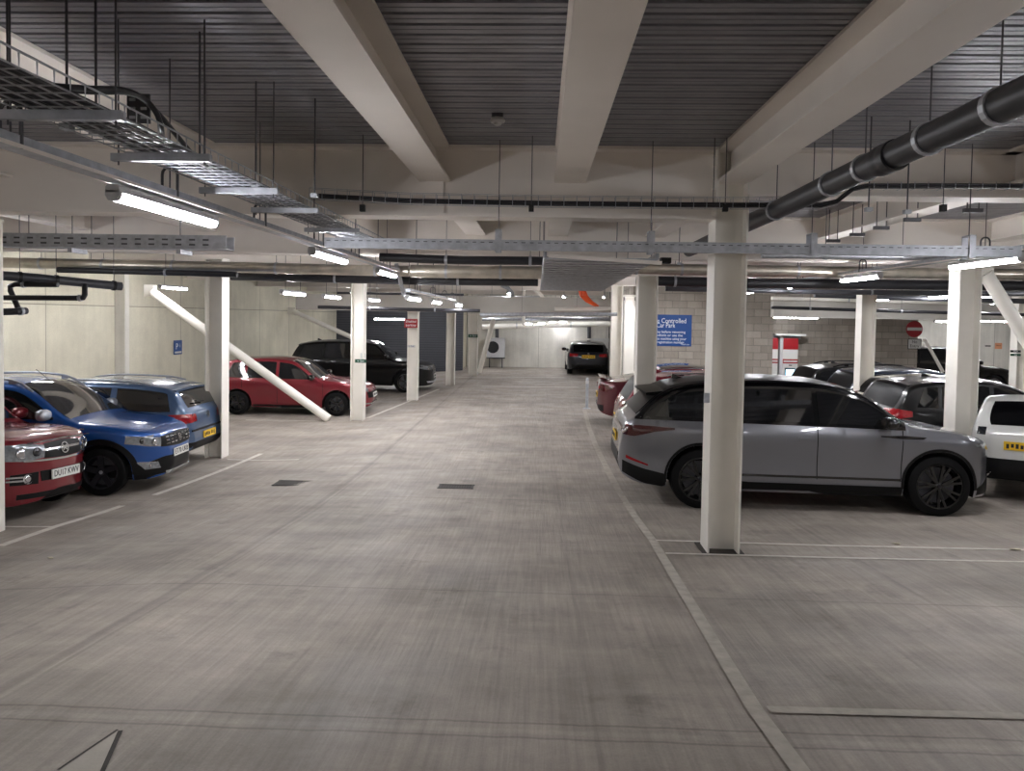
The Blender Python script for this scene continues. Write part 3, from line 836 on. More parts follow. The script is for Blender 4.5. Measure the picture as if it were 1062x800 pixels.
# --- big soil pipe at the upper right
X_, h_ = 2.10, 1.005
pts = [(X_ + .02, 1.4, CAMZ + h_ + .01), (X_, 4.4, CAMZ + h_ + .005), (X_ - .03, 8.6, CAMZ + h_ - .03), (X_ - .05, 10.6, CAMZ + h_ - .05)]
t = cross_pipe('soil_pipe', [(X_ + .02, 1.4, CAMZ + h_ + .01), (X_, 4.8, CAMZ + h_ + .005), (X_ - .02, 7.6, CAMZ + h_ - .02), (X_ - .04, 10.4, CAMZ + h_ - .04)], .082, M_SOIL,
               'large dark grey soil pipe running away at the upper right', (.21, .27, .35, .415, .56), n=24)
MB().lathe([(.083, -.10), (.094, -.10), (.096, -.02), (.092, .0), (.096, .02), (.094, .10), (.083, .10)], (X_, 4.62, CAMZ + h_), Matrix.Rotation(PI / 2, 3, 'X'), 24).build('coupling', M_BLACKPIPE, t, smooth=.7)

# --- wide slatted tray seen from below
t = empty('slatted_tray', (0, 0, 0), 0, 'wide slatted grey tray hanging over the middle of the aisle', 'cable tray')
zS = CAMZ + .578; mb = MB(); ya, yb = 7.25, 15.5
y = ya
while y < yb:
    k = (y - ya) / (yb - ya); xa, xb = .05 - .02 * k, 1.12 + .15 * k
    mb.box(((xa + xb) / 2, y, zS + .012 * (int(y / .18) % 2)), (xb - xa, .15, .018)); y += .18
mb.build('slats', M_GALV, t)
mb = MB(); mb.bar((.05, ya - .09, zS + .03), (.03, yb, zS + .03), .03, .06); mb.bar((1.12, ya - .09, zS + .03), (1.27, yb, zS + .03), .03, .06); mb.build('side_rail', M_GALV, t)
MB().bar((.08, ya - .12, zS + .02), (1.16, ya - .10, zS - .035), .03, .035).build('edge_bar', M_STEEL, t)
for yy in (7.6, 10, 12.5, 15): rod(t, .04, yy, zS); rod(t, 1.12 + .15 * (yy - ya) / 8.25, yy, zS)
b_ = at(690, 270.5, 8.0); MB().box((b_.x, 8.0, b_.z), (.11, .10, .06)).build('cable_gland', M_INK, t)
oc = empty('orange_cables', (0, 0, 0), 0, 'bundle of orange cables drooping at the end of the aisle', 'cable')
for k in range(5):
    a = [at(600 + k * 1.6, 300, 19.6), at(602 + k * 1.8, 307, 19.6), at(608 + k * 1.6, 313, 19.6), at(617 + k, 317.5, 19.6)]
    MB().tube([(p.x, p.y + .02 * k, p.z) for p in a], .022, 6).build('cable', M_ORANGE, oc, smooth=.9)

# --- short dark struts hanging off the far right beam
for k, (px, py, Y) in enumerate(((1009, 218.5, 8.0), (946, 228, 8.9), (914, 236.5, 9.6), (889, 243.5, 10.2), (864, 250, 10.9))):
    q = at(px, py, Y); s = empty('hanging_strut', q, 0, ['nearest', 'second', 'third', 'fourth', 'farthest'][k] + ' of five short dark struts hanging over the right bays', 'strut', 'short struts on rods')
    MB().box((0, 0, 0), (.19, .042, .042)).box((0, 0, 0), (.197, .026, .026)).build('channel', M_ROD, s)
    for d in (-.06, .06): MB().tube([(d, 0, .02), (d, 0, DECKZ - q.z)], .006, 6).build('hanger_rod', M_ROD, s)

# --- smoke detector
q = at(516, 131, 6.0); t = empty('smoke_detector', (q.x, 6.0, DECKZ), 0, 'round white smoke detector under the steel deck', 'detector')
MB().box((0, 0, -.015), (.09, .09, .03)).build('base', M_ROD, t)
MB().lathe([(0, -.03), (.05, -.03), (.062, -.05), (.055, -.066), (.03, -.07), (.028, -.085), (0, -.088)], (0, 0, 0), n=20).build('sensor', M_WHITE, t, smooth=.7)
# hanging rods that carry services hidden higher up, one bracket each
for k, (px, Y) in enumerate(((70, 3.6), (100, 3.7), (207, 4.3), (265, 5.2), (326, 5.6), (432, 10.5), (560, 10.6), (640, 10.4), (705, 10.6), (900, 6.0), (940, 6.1))):
    q = at(px, 240, Y); zz = CAMZ + (.90 if Y < 7 else .80)
    o = empty('drop_rod', (q.x, Y, zz), 0, ['thin steel drop rod hanging at the upper left above the wire basket', 'thin steel drop rod hanging over the middle bay behind the girder', 'thin steel drop rod hanging beside the large soil pipe'][0 if k < 5 else 1 if k < 9 else 2], 'rod', ['rods over the wire basket', 'rods behind the girder', 'rods by the soil pipe'][0 if k < 5 else 1 if k < 9 else 2])
    MB().tube([(0, 0, 0), (0, 0, DECKZ - zz)], .006, 6).build('shaft', M_ROD, o)
    MB().box((0, 0, 0), (.05, .05, .03)).build('nut', M_GALV, o)

# ------------------------------------------------------------------ signs, machine, bollard, fan unit
def board(name, p, w, h, m, label, cat='sign', rz=0.0, edge=None, ef=.04):
    t = empty(name, p, rz, label, cat)
    MB().box((0, 0, 0), (w, .012, h)).build('panel', m, t, bevel=.003)
    if edge:
        f = MB(); e = ef
        for s in (-1, 1): f.box((0, -.004, s * (h / 2 - e / 2)), (w, .012, e)); f.box((s * (w / 2 - e / 2), -.004, 0), (e, .012, h - 2 * e))
        f.build('border', edge, t)
    return t


def write(t, body, size, x, z, m=None, width=None):
    return text_mesh('lettering', body, size, m or M_WHITEINK, t, frame((x, -.008, z), (1, 0, 0), (0, 0, 1)), .001, width=width)


# blue car park sign on the blockwork
a, c = at(664, 326, 22.25), at(717, 359.5, 22.25)
w, h = c.x - a.x, a.z - c.z
t = board('car_park_sign', ((a.x + c.x) / 2, 22.28, (a.z + c.z) / 2), w, h, M_BLUE, 'blue sign with white lettering on the blockwork wall')
write(t, 'Phone Controlled', .20, 0, h * .30, width=w * .78); write(t, 'Car Park', .20, 0, h * .155, width=w * .36)
for k, s in enumerate(('Please pay before removing', 'your vehicle or use the', 'contactless machine using your', 'vehicle registration number')):
    write(t, s, .105, 0, -h * (.05 + .11 * k), width=w * (.76, .66, .80, .72)[k])
write(t, 'Thank you', .06, w * .38, -h * .44)
# red sign and small blue plate on the third left column
yy = L3P[1] - .16
a, c = at(419.4, 330.8, yy), at(433, 340.2, yy)
t = board('red_sign', ((a.x + c.x) / 2, yy, (a.z + c.z) / 2), c.x - a.x, a.z - c.z, M_RED, 'red sign with two lines of white lettering on a left column', edge=M_RED)
write(t, 'Disabled', .10, 0, .055, width=.29); write(t, 'parking', .10, 0, -.055, width=.29)
q = at(426.5, 359.3, yy); t = board('small_plate', q, .24, .075, M_WHITE, 'small pale plate below the red sign on its column')
write(t, '→ Exit', .06, 0, 0, M_BLUE)
# green exit signs
for (px, py, Y, lab) in ((374, 374.6, L2P[1] - .16, 'small green exit sign on the column by the red hatchback'), (490.5, 348.5, L5P[1] - .16, 'small green exit sign on the last left column')):
    q = at(px, py, Y); t = board('exit_sign', q, .27 if Y < 20 else .40, .085 if Y < 20 else .13, M_GREEN, lab)
    write(t, '← Exit', .06 if Y < 20 else .10, 0, 0)
# conduit and switch box on the second left column
q = at(376, 369, L2P[1] - .05); t = empty('switch_box', (q.x, L2P[1] - .03, q.z), 0, 'pale switch box with conduit on the column by the red hatchback', 'switch')
MB().box((0, 0, 0), (.11, .05, .12)).build('box', M_WHITE, t, bevel=.006)
MB().tube([(.0, .0, .06), (.0, .0, GBOT - q.z - .03)], .012, 8).build('conduit', M_HOUSING, t)
# grey junction block on the near column
q = at(732, 413, 7.03); t = tag(MB().box((0, 0, 0), (.05, .02, .09)).build('column_tag', M_GALV, loc=(at(733, 413, 7.04).x, 7.045, q.z)), 'small grey metal tag on the edge of the near white column', 'tag')
# notices at the left edge column
_p0 = onfloor(5.3, 551)
for (z, m, lab) in ((CAMZ - .565, M_BLUE, 'small blue and white notice on the column at the left edge'), (CAMZ - .665, M_GREEN, 'small green and white notice on the column at the left edge')):
    t = board('column_notice', (_p0.x - .175, _p0.y - .315, z), .25, .085, m, lab, edge=M_WHITE, ef=.012); 
# blue parking plate on the left wall
q = at(190.5, 360.5, 20.6); wx = -10.35 + (.95) * (20.6 - 18.2) / 16
t = board('parking_sign', (wx + .03, 20.6, q.z), .42, .40, M_BLUE, 'small blue parking sign on the left concrete wall', rz=PI / 2 - .06)
write(t, 'P', .24, -.06, .02); write(t, 'i', .16, .10, .05); MB().box((0, -.009, -.14), (.34, .004, .05)).build('strip', M_WHITE, t)
# no entry sign
q = at(949, 341.5, 25.15); t = empty('no_entry_sign', (q.x, 25.19, q.z), 0, 'round red no entry sign with a white bar on the blockwork', 'sign')
MB().lathe([(0, -.006), (.27, -.006), (.275, 0), (.27, .006), (0, .006)], (0, 0, 0), Matrix.Rotation(PI / 2, 3, 'X'), 40).build('disc', M_RED, t)
MB().box((0, -.009, 0), (.48, .006, .10)).build('bar', M_WHITE, t)
q = at(949, 357, 25.15); t = board('no_entry_board', (q.x, 25.19, q.z), .44, .34, M_WHITE, 'white No Entry board below the round red sign', edge=M_INK, ef=.02)
write(t, 'No', .13, 0, .07, M_INK); write(t, 'Entry', .14, 0, -.07, M_INK)
# notices on the far right column and the white wall
for (px, py, lab) in ((1054, 364.6, 'upper small dark notice on the far right column'), (1054, 368.3, 'lower small green notice on the far right column')):
    q = at(px, py, 20.2); t = board('column_notice', (q.x, 20.23, q.z), .27, .06, M_INK if py < 366 else M_GREEN, lab); write(t, 'Ticket' if py < 366 else 'Exit', .05, 0, 0)
q = at(1036, 359, 32.95); t = board('wall_notice', (q.x, 32.98, q.z), .30, .26, mat('orange_notice', (214, 150, 112), .6, noise=.1), 'small orange notice on the bright far wall'); write(t, 'Notice', .07, 0, .02, M_INK)
q = at(1025, 359, 32.95); t = board('wall_notice', (q.x, 32.98, q.z), .24, .05, M_INK, 'small dark label left of the orange notice on the far wall')

# payment machine: two cabinets with red heads under a pale canopy shelf
def machine(px0, px1, label, screen):
    Ym = 24.7; xa, xb = at(px0, 370, Ym).x, at(px1, 370, Ym).x; xc = (xa + xb) / 2; w = xb - xa
    ztop, zred, zb0, zb1 = at(815, 351, Ym).z, at(815, 362.5, Ym).z, at(815, 372.5, Ym).z, at(815, 377, Ym).z
    t = empty('payment_machine', (xc, Ym + .2, 0), 0, label, 'payment machine')
    MB().box((0, 0, ztop / 2), (w, .40, ztop)).build('cabinet', M_WHITE, t, bevel=.01)
    MB().box((0, -.206, (ztop + zred) / 2), (w * .98, .02, ztop - zred)).build('red_header', M_RED, t, bevel=.006)
    MB().box((0, -.206, (zb0 + zb1) / 2), (w * .98, .015, (zb0 - zb1))).build('red_band', M_RED, t)
    MB().box((0, -.216, (zb0 + zb1) / 2), (w * .9, .006, (zb0 - zb1) * .35)).build('white_stripe', M_WHITE, t)
    if screen:
        zs = at(815, 386.5, Ym).z
        f = MB().box((0, -.21, zs), (w * .68, .03, .30)).build('screen_bezel', M_INK, t, bevel=.006)
        MB().box((0, -.227, zs), (w * .56, .006, .21)).build('screen', mat('lit_screen', (150, 205, 225), .3, emit=((150, 215, 240), 1.6)), f)
        MB().box((0, -.22, zs + .24), (.10, .02, .03)).build('camera_slot', M_INK, t)
        MB().box((-.02, -.22, zs - .33), (.30, .03, .16)).build('keypad', M_GALV, t)
        MB().box((0, -.22, zs - .65), (.22, .02, .06)).build('ticket_slot', M_INK, t)
    return t


machine(811.8, 827.5, 'red topped payment machine with a lit screen', True)
machine(798.5, 806.8, 'narrow red topped cabinet left of the payment machine', False)
Ym = 24.9; a, c = at(801, 347, Ym), at(832, 347, Ym)
sh = empty('canopy_shelf', (0, 0, 0), 0, 'pale canopy shelf above the payment machine', 'canopy')
MB().box(((a.x + c.x) / 2, Ym - .1, a.z), (c.x - a.x, .55, .06)).build('shelf', M_WHITE, sh)
MB().box(((a.x + c.x) / 2, Ym + .12, a.z - .09), (c.x - a.x - .04, .12, .12)).build('cleat', M_GALV, sh)
pt = empty('canopy_post', (at(809.3, 370, 24.8).x, 24.85, 0), 0, 'slim grey post between the two red topped cabinets', 'post')
MB().box((0, 0, 1.0), (.09, .25, 2.0)).build('upright', M_HOUSING, pt); MB().box((0, 0, .01), (.12, .30, .02)).build('foot_plate', M_GALV, pt)

# bollard
q = onfloor(608.5, 424); t = empty('bollard', q, 0, 'slim steel bollard standing near the maroon saloon', 'bollard')
hb = (424 - 392) / 770 * q.y
MB().lathe([(0, 0), (.04, 0), (.04, hb - .04), (.03, hb), (0, hb)], (0, 0, 0), n=16).build('post', M_GALV, t, smooth=.7)
MB().lathe([(0, 0), (.11, 0), (.11, .012), (.04, .03), (0, .03)], (0, 0, 0), n=16).build('base_flange', M_GALV, t, smooth=.7)
MB().lathe([(.041, hb - .16), (.043, hb - .16), (.043, hb - .08), (.041, hb - .08)], (0, 0, 0), n=16, closed=True).build('reflective_band', M_WHITE, t)

# fan unit at the end wall
a, c = at(505, 350.5, 35.6), at(523.5, 371, 35.6)
t = empty('fan_unit', ((a.x + c.x) / 2, 35.75, c.z), 0, 'grey outdoor fan unit on the far wall beside the leaning brace', 'fan unit')
w, h = c.x - a.x, a.z - c.z
MB().box((0, 0, h / 2), (w, .36, h)).build('casing', M_HOUSING, t, bevel=.015)
MB().lathe([(0, -.02), (w * .30, -.02), (w * .33, 0), (0, .01)], (-w * .16, -.185, h * .52), Matrix.Rotation(PI / 2, 3, 'X'), 24).build('fan_opening', M_INK, t)
g = MB()
for k in range(5): g.lathe([(w * .06 * (k + 1) - .006, -.012), (w * .06 * (k + 1), -.018), (w * .06 * (k + 1) + .006, -.012)], (-w * .16, -.20, h * .52), Matrix.Rotation(PI / 2, 3, 'X'), 24)
g.build('fan_guard', M_ROD, t)
fr = MB()
for s in (-1, 1): fr.box((s * w * .35, 0, -c.z * .5 - 0), (.05, .05, c.z))
fr.box((0, 0, -.03), (w * 1.02, .40, .05)); fr.build('stand', M_GREYPIPE, t)
# white board low on the far wall above the dark hatchback
q = at(622, 357, 36.2); w = at(634, 357, 36.2).x - at(612, 357, 36.2).x
t = board('wall_board', (q.x, 36.28, q.z), w, .55, M_WHITE, 'plain white board on the far wall behind the dark hatchback')
# ------------------------------------------------------------------ cars
def lerp(a, b, t): return a + (b - a) * t


def poly_at(pts, t):
    """Point at fraction t of a 2-D polyline, by its first coordinate's index spacing."""
    if len(pts) == 1: return pts[0]
    L = [0.0]
    for i in range(len(pts) - 1): L.append(L[-1] + math.hypot(pts[i + 1][0] - pts[i][0], pts[i + 1][1] - pts[i][1]))
    s = t * L[-1]
    for i in range(len(pts) - 1):
        if s <= L[i + 1] + 1e-9:
            k = (s - L[i]) / max(1e-9, L[i + 1] - L[i]); return (lerp(pts[i][0], pts[i + 1][0], k), lerp(pts[i][1], pts[i + 1][1], k))
    return pts[-1]


class Car:
    def __init__(s, label, spec, body_mat, X=0, Y=0, yaw=0.0, group=None, name='car', dz=0.0):
        s.sp = spec; s.L, s.W, s.H = spec['L'], spec['W'], spec['H']; s.xf, s.xr = s.L / 2, -s.L / 2
        s.fx = s.xf - spec['fo']; s.rx = s.fx - spec['wb']; s.r = spec['r']; s.mat = body_mat
        s.top = pchip(spec['top']); s.bot = pchip(spec['bot']); s.belt = pchip(spec['belt'])
        s.tum = spec.get('tum', .19); s.rc = spec.get('rc', .09); s.ra = s.r + spec.get('gap', .055)
        s.cf, s.ef, s.cr, s.er = spec.get('plan', (.62, .34, .30, .68))
        s.prof = pchip(spec.get('prof', [(0, .90), (.12, .955), (.3, .975), (.55, .985), (.80, 1.0), (.92, .992), (1.0, .97)]))
        s.root = empty(name, (0, 0, 0), 0, label, 'car', group)
        s.root.matrix_world = Matrix.Translation((X, Y, fz(Y, X) + dz)) @ Matrix.Rotation(math.atan(slope(Y)), 4, 'X') @ Matrix.Rotation(yaw, 4, 'Z')
        s.make_body()

    def plan(s, x):
        if x > s.xf - s.cf: return math.sqrt(max(0, 1 - (1 - s.ef ** 2) * ((x - (s.xf - s.cf)) / s.cf) ** 2.2))
        if x < s.xr + s.cr: return math.sqrt(max(0, 1 - (1 - s.er ** 2) * (((s.xr + s.cr) - x) / s.cr) ** 2.2))
        return 1.0

    def halfw(s, x, z):
        zb = s.belt(x)
        if z <= zb: f = s.prof(max(0, (z - .18) / (zb - .18)))
        else: f = .97 - s.tum * (z - zb) / max(.2, s.H - zb)
        return s.W / 2 * s.plan(x) * f

    def low(s, x):
        z = s.bot(x)
        for wx in (s.fx, s.rx):
            d = abs(x - wx)
            if d <= s.ra + 1e-6: z = max(z, s.r + math.sqrt(max(0, s.ra ** 2 - d * d)))
        return z

    def arcinfo(s, x):
        zt, zl = s.top(x), s.low(x); h = zt - zl
        crown = min(.04, h * .08) * s.plan(x); rc = min(s.rc, h * .3)
        return zt, zl, crown, rc

    def topw(s, x):
        zt, zl, crown, rc = s.arcinfo(x)
        return s.halfw(x, zt - crown - rc) - rc * .75

    def ring(s, x):
        zt, zl, crown, rc = s.arcinfo(x); za = zt - crown - rc; half = []
        NS = 16
        for i in range(NS):
            z = lerp(zl, za, i / (NS - 1)); half.append((s.halfw(x, z), z))
        w0 = half[-1][0]
        for k in range(1, 6):
            a = PI / 2 * k / 5; half.append((w0 - rc + rc * math.cos(a), za + rc * math.sin(a)))
        we = w0 - rc
        for k in range(1, 6):
            y = we * (1 - k / 5.5); half.append((y, za + rc + crown * (1 - (y / we) ** 2)))
        return [(x, -y, z) for y, z in half] + [(x, y, z) for y, z in reversed(half)]

    def make_body(s):
        xs = set()
        for i in range(61): xs.add(lerp(s.xr, s.xf, i / 60))
        x = s.xr; d = .001                                          # denser where the outline is steep
        last = (s.xr, s.top(s.xr))
        while x < s.xf:
            x += .004
            z = s.top(min(x, s.xf))
            if math.hypot(x - last[0], z - last[1]) > .045: xs.add(min(x, s.xf)); last = (x, z)
        for k in (.004, .012, .03, .06, .10, .15): xs.add(s.xf - k); xs.add(s.xr + k)
        for wx in (s.fx, s.rx):
            for k in range(25): xs.add(wx + s.ra * math.cos(PI * k / 24))
            xs.add(wx + s.ra + .002); xs.add(wx - s.ra - .002)
        xs = sorted(v for v in xs if s.xr <= v <= s.xf)
        cl = [xs[0]]
        for v in xs[1:]:
            if v - cl[-1] > .0015: cl.append(v)
        rings = [s.ring(v) for v in cl]; n = len(rings[0]); vs = [p for r in rings for p in r]; fs = []; mi = []
        for i in range(len(rings) - 1):
            for k in range(n):
                fs.append((i * n + k, i * n + (k + 1) % n, (i + 1) * n + (k + 1) % n, (i + 1) * n + k)); mi.append(1 if k == n - 1 else 0)
        fs.append(tuple(range(n))); fs.append(tuple((len(rings) - 1) * n + k for k in range(n))); mi += [0, 0]
        mb = MB(); mb.v, mb.f, mb.mi = vs, fs, mi
        if s.sp.get('black_top'):
            xa_, xb_ = s.sp['black_top']
            for k, f in enumerate(fs):
                cx = sum(vs[i][0] for i in f) / len(f); cz = sum(vs[i][2] for i in f) / len(f)
                if xa_ < cx < xb_ and cz > s.belt(cx) + .10: mb.mi[k] = 2
        s.body = mb.build('body', [s.mat, M_BLACK, M_TINT], s.root, smooth=.62)
        s.bvh = BVHTree.FromPolygons([Vector(v) for v in vs], fs)

    def hit(s, o, d):
        loc, nor, idx, dist = s.bvh.ray_cast(Vector(o), Vector(d))
        if loc is None:
            loc, nor, idx, dist = s.bvh.find_nearest(Vector(o) + Vector(d) * 2.0)
        if nor.dot(Vector(d)) > 0: nor = -nor
        return loc, nor

    def grid(s, name, m, rows, off=.005, parent=None, skirt=.014):
        """rows: grid of (origin, direction) rays; lays a panel with real edges onto the body."""
        R, Cn = len(rows), len(rows[0]); P = []; B = []
        for row in rows:
            for (o, d) in row:
                loc, nor = s.hit(o, d); P.append(loc + nor * off); B.append(loc - nor * skirt)
        vs = P + B; N = R * Cn; fs = []
        for i in range(R - 1):
            for j in range(Cn - 1): fs.append((i * Cn + j, i * Cn + j + 1, (i + 1) * Cn + j + 1, (i + 1) * Cn + j))
        edge = [j for j in range(Cn)] + [i * Cn + Cn - 1 for i in range(1, R)] + [(R - 1) * Cn + j for j in range(Cn - 2, -1, -1)] + [i * Cn for i in range(R - 2, 0, -1)]
        for a, b in zip(edge, edge[1:] + edge[:1]): fs.append((a, b, b + N, a + N))
        mb = MB(); mb.add(vs, fs); return mb.build(name, m, parent or s.root, smooth=.6)

    def side(s, name, m, lo, hi, sgn, n=16, rows=7, off=.005, parent=None):
        g = []
        for j in range(rows):
            row = []
            for i in range(n):
                a, b = poly_at(lo, i / (n - 1)), poly_at(hi, i / (n - 1)); t = j / (rows - 1)
                row.append(((lerp(a[0], b[0], t), sgn * 3, lerp(a[1], b[1], t)), (0, -sgn, 0)))
            g.append(row)
        return s.grid(name, m, g, off, parent)

    def end(s, name, m, lo, hi, front=True, n=14, rows=6, off=.005, parent=None):
        d = 1 if front else -1; g = []
        for j in range(rows):
            row = []
            for i in range(n):
                a, b = poly_at(lo, i / (n - 1)), poly_at(hi, i / (n - 1)); t = j / (rows - 1)
                row.append(((d * 4, lerp(a[0], b[0], t), lerp(a[1], b[1], t)), (-d, 0, 0)))
            g.append(row)
        return s.grid(name, m, g, off, parent)

    def over(s, name, m, xa, xb, inset=.05, rows=12, n=13, off=.005, parent=None, taper=0.0):
        """Panel on the upper skin between two stations of the outline (windscreen, rear window, bonnet)."""
        pts = [(lerp(xa, xb, k / 60), s.top(lerp(xa, xb, k / 60))) for k in range(61)]; g = []
        for j in range(rows):
            t = j / (rows - 1); x, z = poly_at(pts, t); e = .004
            x1, x2 = x - e, x + e; tx, tz = x2 - x1, s.top(x2) - s.top(x1); l = math.hypot(tx, tz); nx, nz = -tz / l, tx / l
            w = s.topw(x) - inset - taper * t; row = []
            for i in range(n):
                y = lerp(-w, w, i / (n - 1)); row.append(((x + nx * .7, y, z + nz * .7), (-nx, 0, -nz)))
            g.append(row)
        return s.grid(name, m, g, off, parent)

    def window(s, x0, x1, sh0=0.0, sh1=0.0, drop=.115, base=.03, m=None, name='side_window', both=True, seal=None, off=.005):
        out = []
        for sgn in ((-1, 1) if both else (-1,)):
            g = []; R, n = 7, 15
            for j in range(R):
                row = []
                for i in range(n):
                    t = i / (n - 1); xb = lerp(x0, x1, t); sh = lerp(sh0, sh1, t); zl = s.belt(xb) + base; z = zl; x = xb
                    for _ in range(5):
                        z = zl + max(.004, s.top(x) - drop - zl) * j / (R - 1); x = xb + sh * (z - zl)
                    row.append(((x, sgn * 3, z), (0, -sgn, 0)))
                g.append(row)
            out.append(s.grid(name, m or M_GLASS, g, off))
        return out

    def wheels(s, alloy, spokes=5, twin=False, width=.22, spw=.05, rimf=.68):
        r = s.r; ri = r * rimf; w = width; rimw = w / 2
        for wx in (s.fx, s.rx):
            for sg in (-1, 1):
                yc = sg * (s.W / 2 * .985 - w / 2)
                M = Matrix.Rotation(-sg * PI / 2, 3, 'X')       # local z points outwards
                t = MB().lathe([(ri, -rimw), (r * .90, -rimw), (r * .975, -rimw * .84), (r, -rimw * .5), (r, rimw * .5), (r * .975, rimw * .84), (r * .90, rimw), (ri * 1.03, rimw * 1.02), (ri, rimw * .92)],
                               (wx, yc, r), M, 40, closed=True).build('wheel', M_RUBBER, s.root, smooth=.7)
                rm = MB().lathe([(ri + .002, rimw * .95), (ri - .012, rimw * .97), (ri - .022, rimw * .80), (ri - .03, -.02), (ri * .5, -.03), (0, -.03)], (wx, yc, r), M, 36)
                c = Vector((wx, yc, r)); ph = .35
                for k in range(spokes):
                    for dv in ((-.16, .16) if twin else (0,)):
                        a = 2 * PI * k / spokes + ph; a2 = a + dv; q0 = c + M @ Vector((.045 * math.cos(a), .045 * math.sin(a), rimw * .70)); q1 = c + M @ Vector(((ri - .008) * math.cos(a2), (ri - .008) * math.sin(a2), rimw * .86))
                        up = M @ Vector((0, 0, 1)); rm.bar(q0, q1, spw, .03, up=up)
                rm.lathe([(0, rimw * .86), (.03, rimw * .86), (.05, rimw * .78), (.065, rimw * .5), (.065, 0)], c, M, 20)
                rm.build('rim', alloy, t, smooth=.6)
                MB().lathe([(0, rimw * .90), (.022, rimw * .90), (.026, rimw * .86), (0, rimw * .80)], c, M, 16).build('hub_cap', M_GALV if alloy is not M_BLACKALLOY else M_DARKALLOY, t)
                MB().lathe([(.06, -.012), (ri * .80, -.012), (ri * .80, .008), (.06, .008)], c, M, 28, closed=True).build('brake_disc', M_ROD, t)

    def mirrors(s, x, z, m=None, cap=None, out=.10):
        for sg in (-1, 1):
            w = s.halfw(x, z); c = Vector((x, sg * (w + out), z + .05)); mb = MB(); vs = []; n1, n2 = 8, 14
            for i in range(n1 + 1):
                a = PI * i / n1
                for k in range(n2):
                    b_ = 2 * PI * k / n2; e = .75
                    f = lambda v: math.copysign(abs(v) ** e, v)
                    vs.append(c + Vector((.075 * f(math.sin(a)) * f(math.cos(b_)) + .02 * abs(math.cos(a)), .115 * f(math.cos(a)), .078 * f(math.sin(a)) * f(math.sin(b_)))))
            mb.add(vs, [(i * n2 + k, i * n2 + (k + 1) % n2, (i + 1) * n2 + (k + 1) % n2, (i + 1) * n2 + k) for i in range(n1) for k in range(n2)])
            o = mb.build('door_mirror', m or s.mat, s.root, smooth=.9)
            MB().bar((x + .02, sg * (w - .03), z - .01), c + Vector((.02, -sg * .06, -.045)), .06, .035).build('mirror_stalk', M_BLACK, o)
            MB().box(c + Vector((-.066, 0, 0)), (.012, .17, .105)).build('mirror_glass', M_GLASS, o)

    def seams(s, xs, zlo=.25, handle_z=None, handles=(), hm=None, both=True):
        for sg in ((-1, 1) if both else (-1,)):
            for (x, sh) in xs:
                zl = max(zlo, s.low(x) + .06); zb = s.belt(x) + .01
                s.side('door_gap', M_BLACK, [(x, zl), (x + .011, zl)], [(x + sh, zb), (x + sh + .011, zb)], sg, 2, 10, .0022)
            for x in handles:
                s.side('door_handle', hm or s.mat, [(x, handle_z), (x + .19, handle_z + .008)], [(x, handle_z + .034), (x + .19, handle_z + .038)], sg, 6, 3, .024)

    def archtrim(s, w=.075, m=None, off=.014, sill=True, zc=.40):
        m = m or M_BLACK
        for sg in (-1, 1):
            for wx in (s.fx, s.rx):
                g = []
                for r_ in (s.ra + .004, s.ra + w * .5, s.ra + w):
                    row = []
                    for k in range(25):
                        a = PI * k / 24 * 1.06 - .03 * PI
                        x = wx + r_ * math.cos(a); z = s.r + r_ * math.sin(a); z = max(z, s.bot(x) + .03); row.append(((x, sg * 3, z), (0, -sg, 0)))
                    g.append(row)
                s.grid('arch_trim', m, g, off)
            if sill:
                a, b = s.rx + s.ra + w, s.fx - s.ra - w
                s.side('sill_trim', m, [(a, s.bot(a) + .01), (b, s.bot(b) + .01)], [(a, zc), (b, zc)], sg, 10, 4, off)

    def plate(s, z, front, m, text=None, y=0.0, w=.52, h=.112, parent=None):
        d = 1 if front else -1; loc, nor = s.hit((d * 4, y, z), (-d, 0, 0))
        nor = Vector((d, 0, nor.z * .6)).normalized(); right = Vector((0, d, 0)); up = nor.cross(right)
        M = frame(loc + nor * .012, right, up); mb = MB()
        R3 = M.to_3x3(); mb.box(M.translation, (w, h, .014), M=R3)
        if text: o = mb.build('number_plate', m, s.root)
        Mt = M.copy(); Mt.translation = M.translation + nor * .0085
        if text: text_mesh('plate_lettering', text, .105, M_INK, o, Mt, .0012, width=w * .88)
        else:
            xs = [-.21, -.15, -.09, -.03, .06, .12, .18]
            for k, xx in enumerate(xs): mb.box(Mt @ Vector((xx * w / .52, (-.006, .004, 0)[k % 3], 0)), (.034, .062 - .012 * (k % 2), .003), M=R3, m=1)
            o = mb.build('number_plate', [m, M_INK], s.root)
        return o

    def badge(s, z, front, r=.045, y=0.0, m=None):
        d = 1 if front else -1; loc, nor = s.hit((d * 4, y, z), (-d, 0, 0)); nor = Vector((d, 0, nor.z)).normalized()
        right = Vector((0, d, 0)); up = nor.cross(right); M3 = Matrix((right, up, nor)).transposed()
        mb = MB().lathe([(r * .78, .006), (r * .82, .016), (r, .016), (r, .004), (r * .78, .004)], loc, M3, 20, closed=True)
        mb.box(loc + nor * .012, (r * 1.3, r * .24, .008), M=M3 @ Matrix.Rotation(.7, 3, 'Z')); mb.box(loc + nor * .012, (r * 1.3, r * .24, .008), M=M3 @ Matrix.Rotation(-.7, 3, 'Z'))
        return mb.build('badge', m or M_CHROME, s.root)

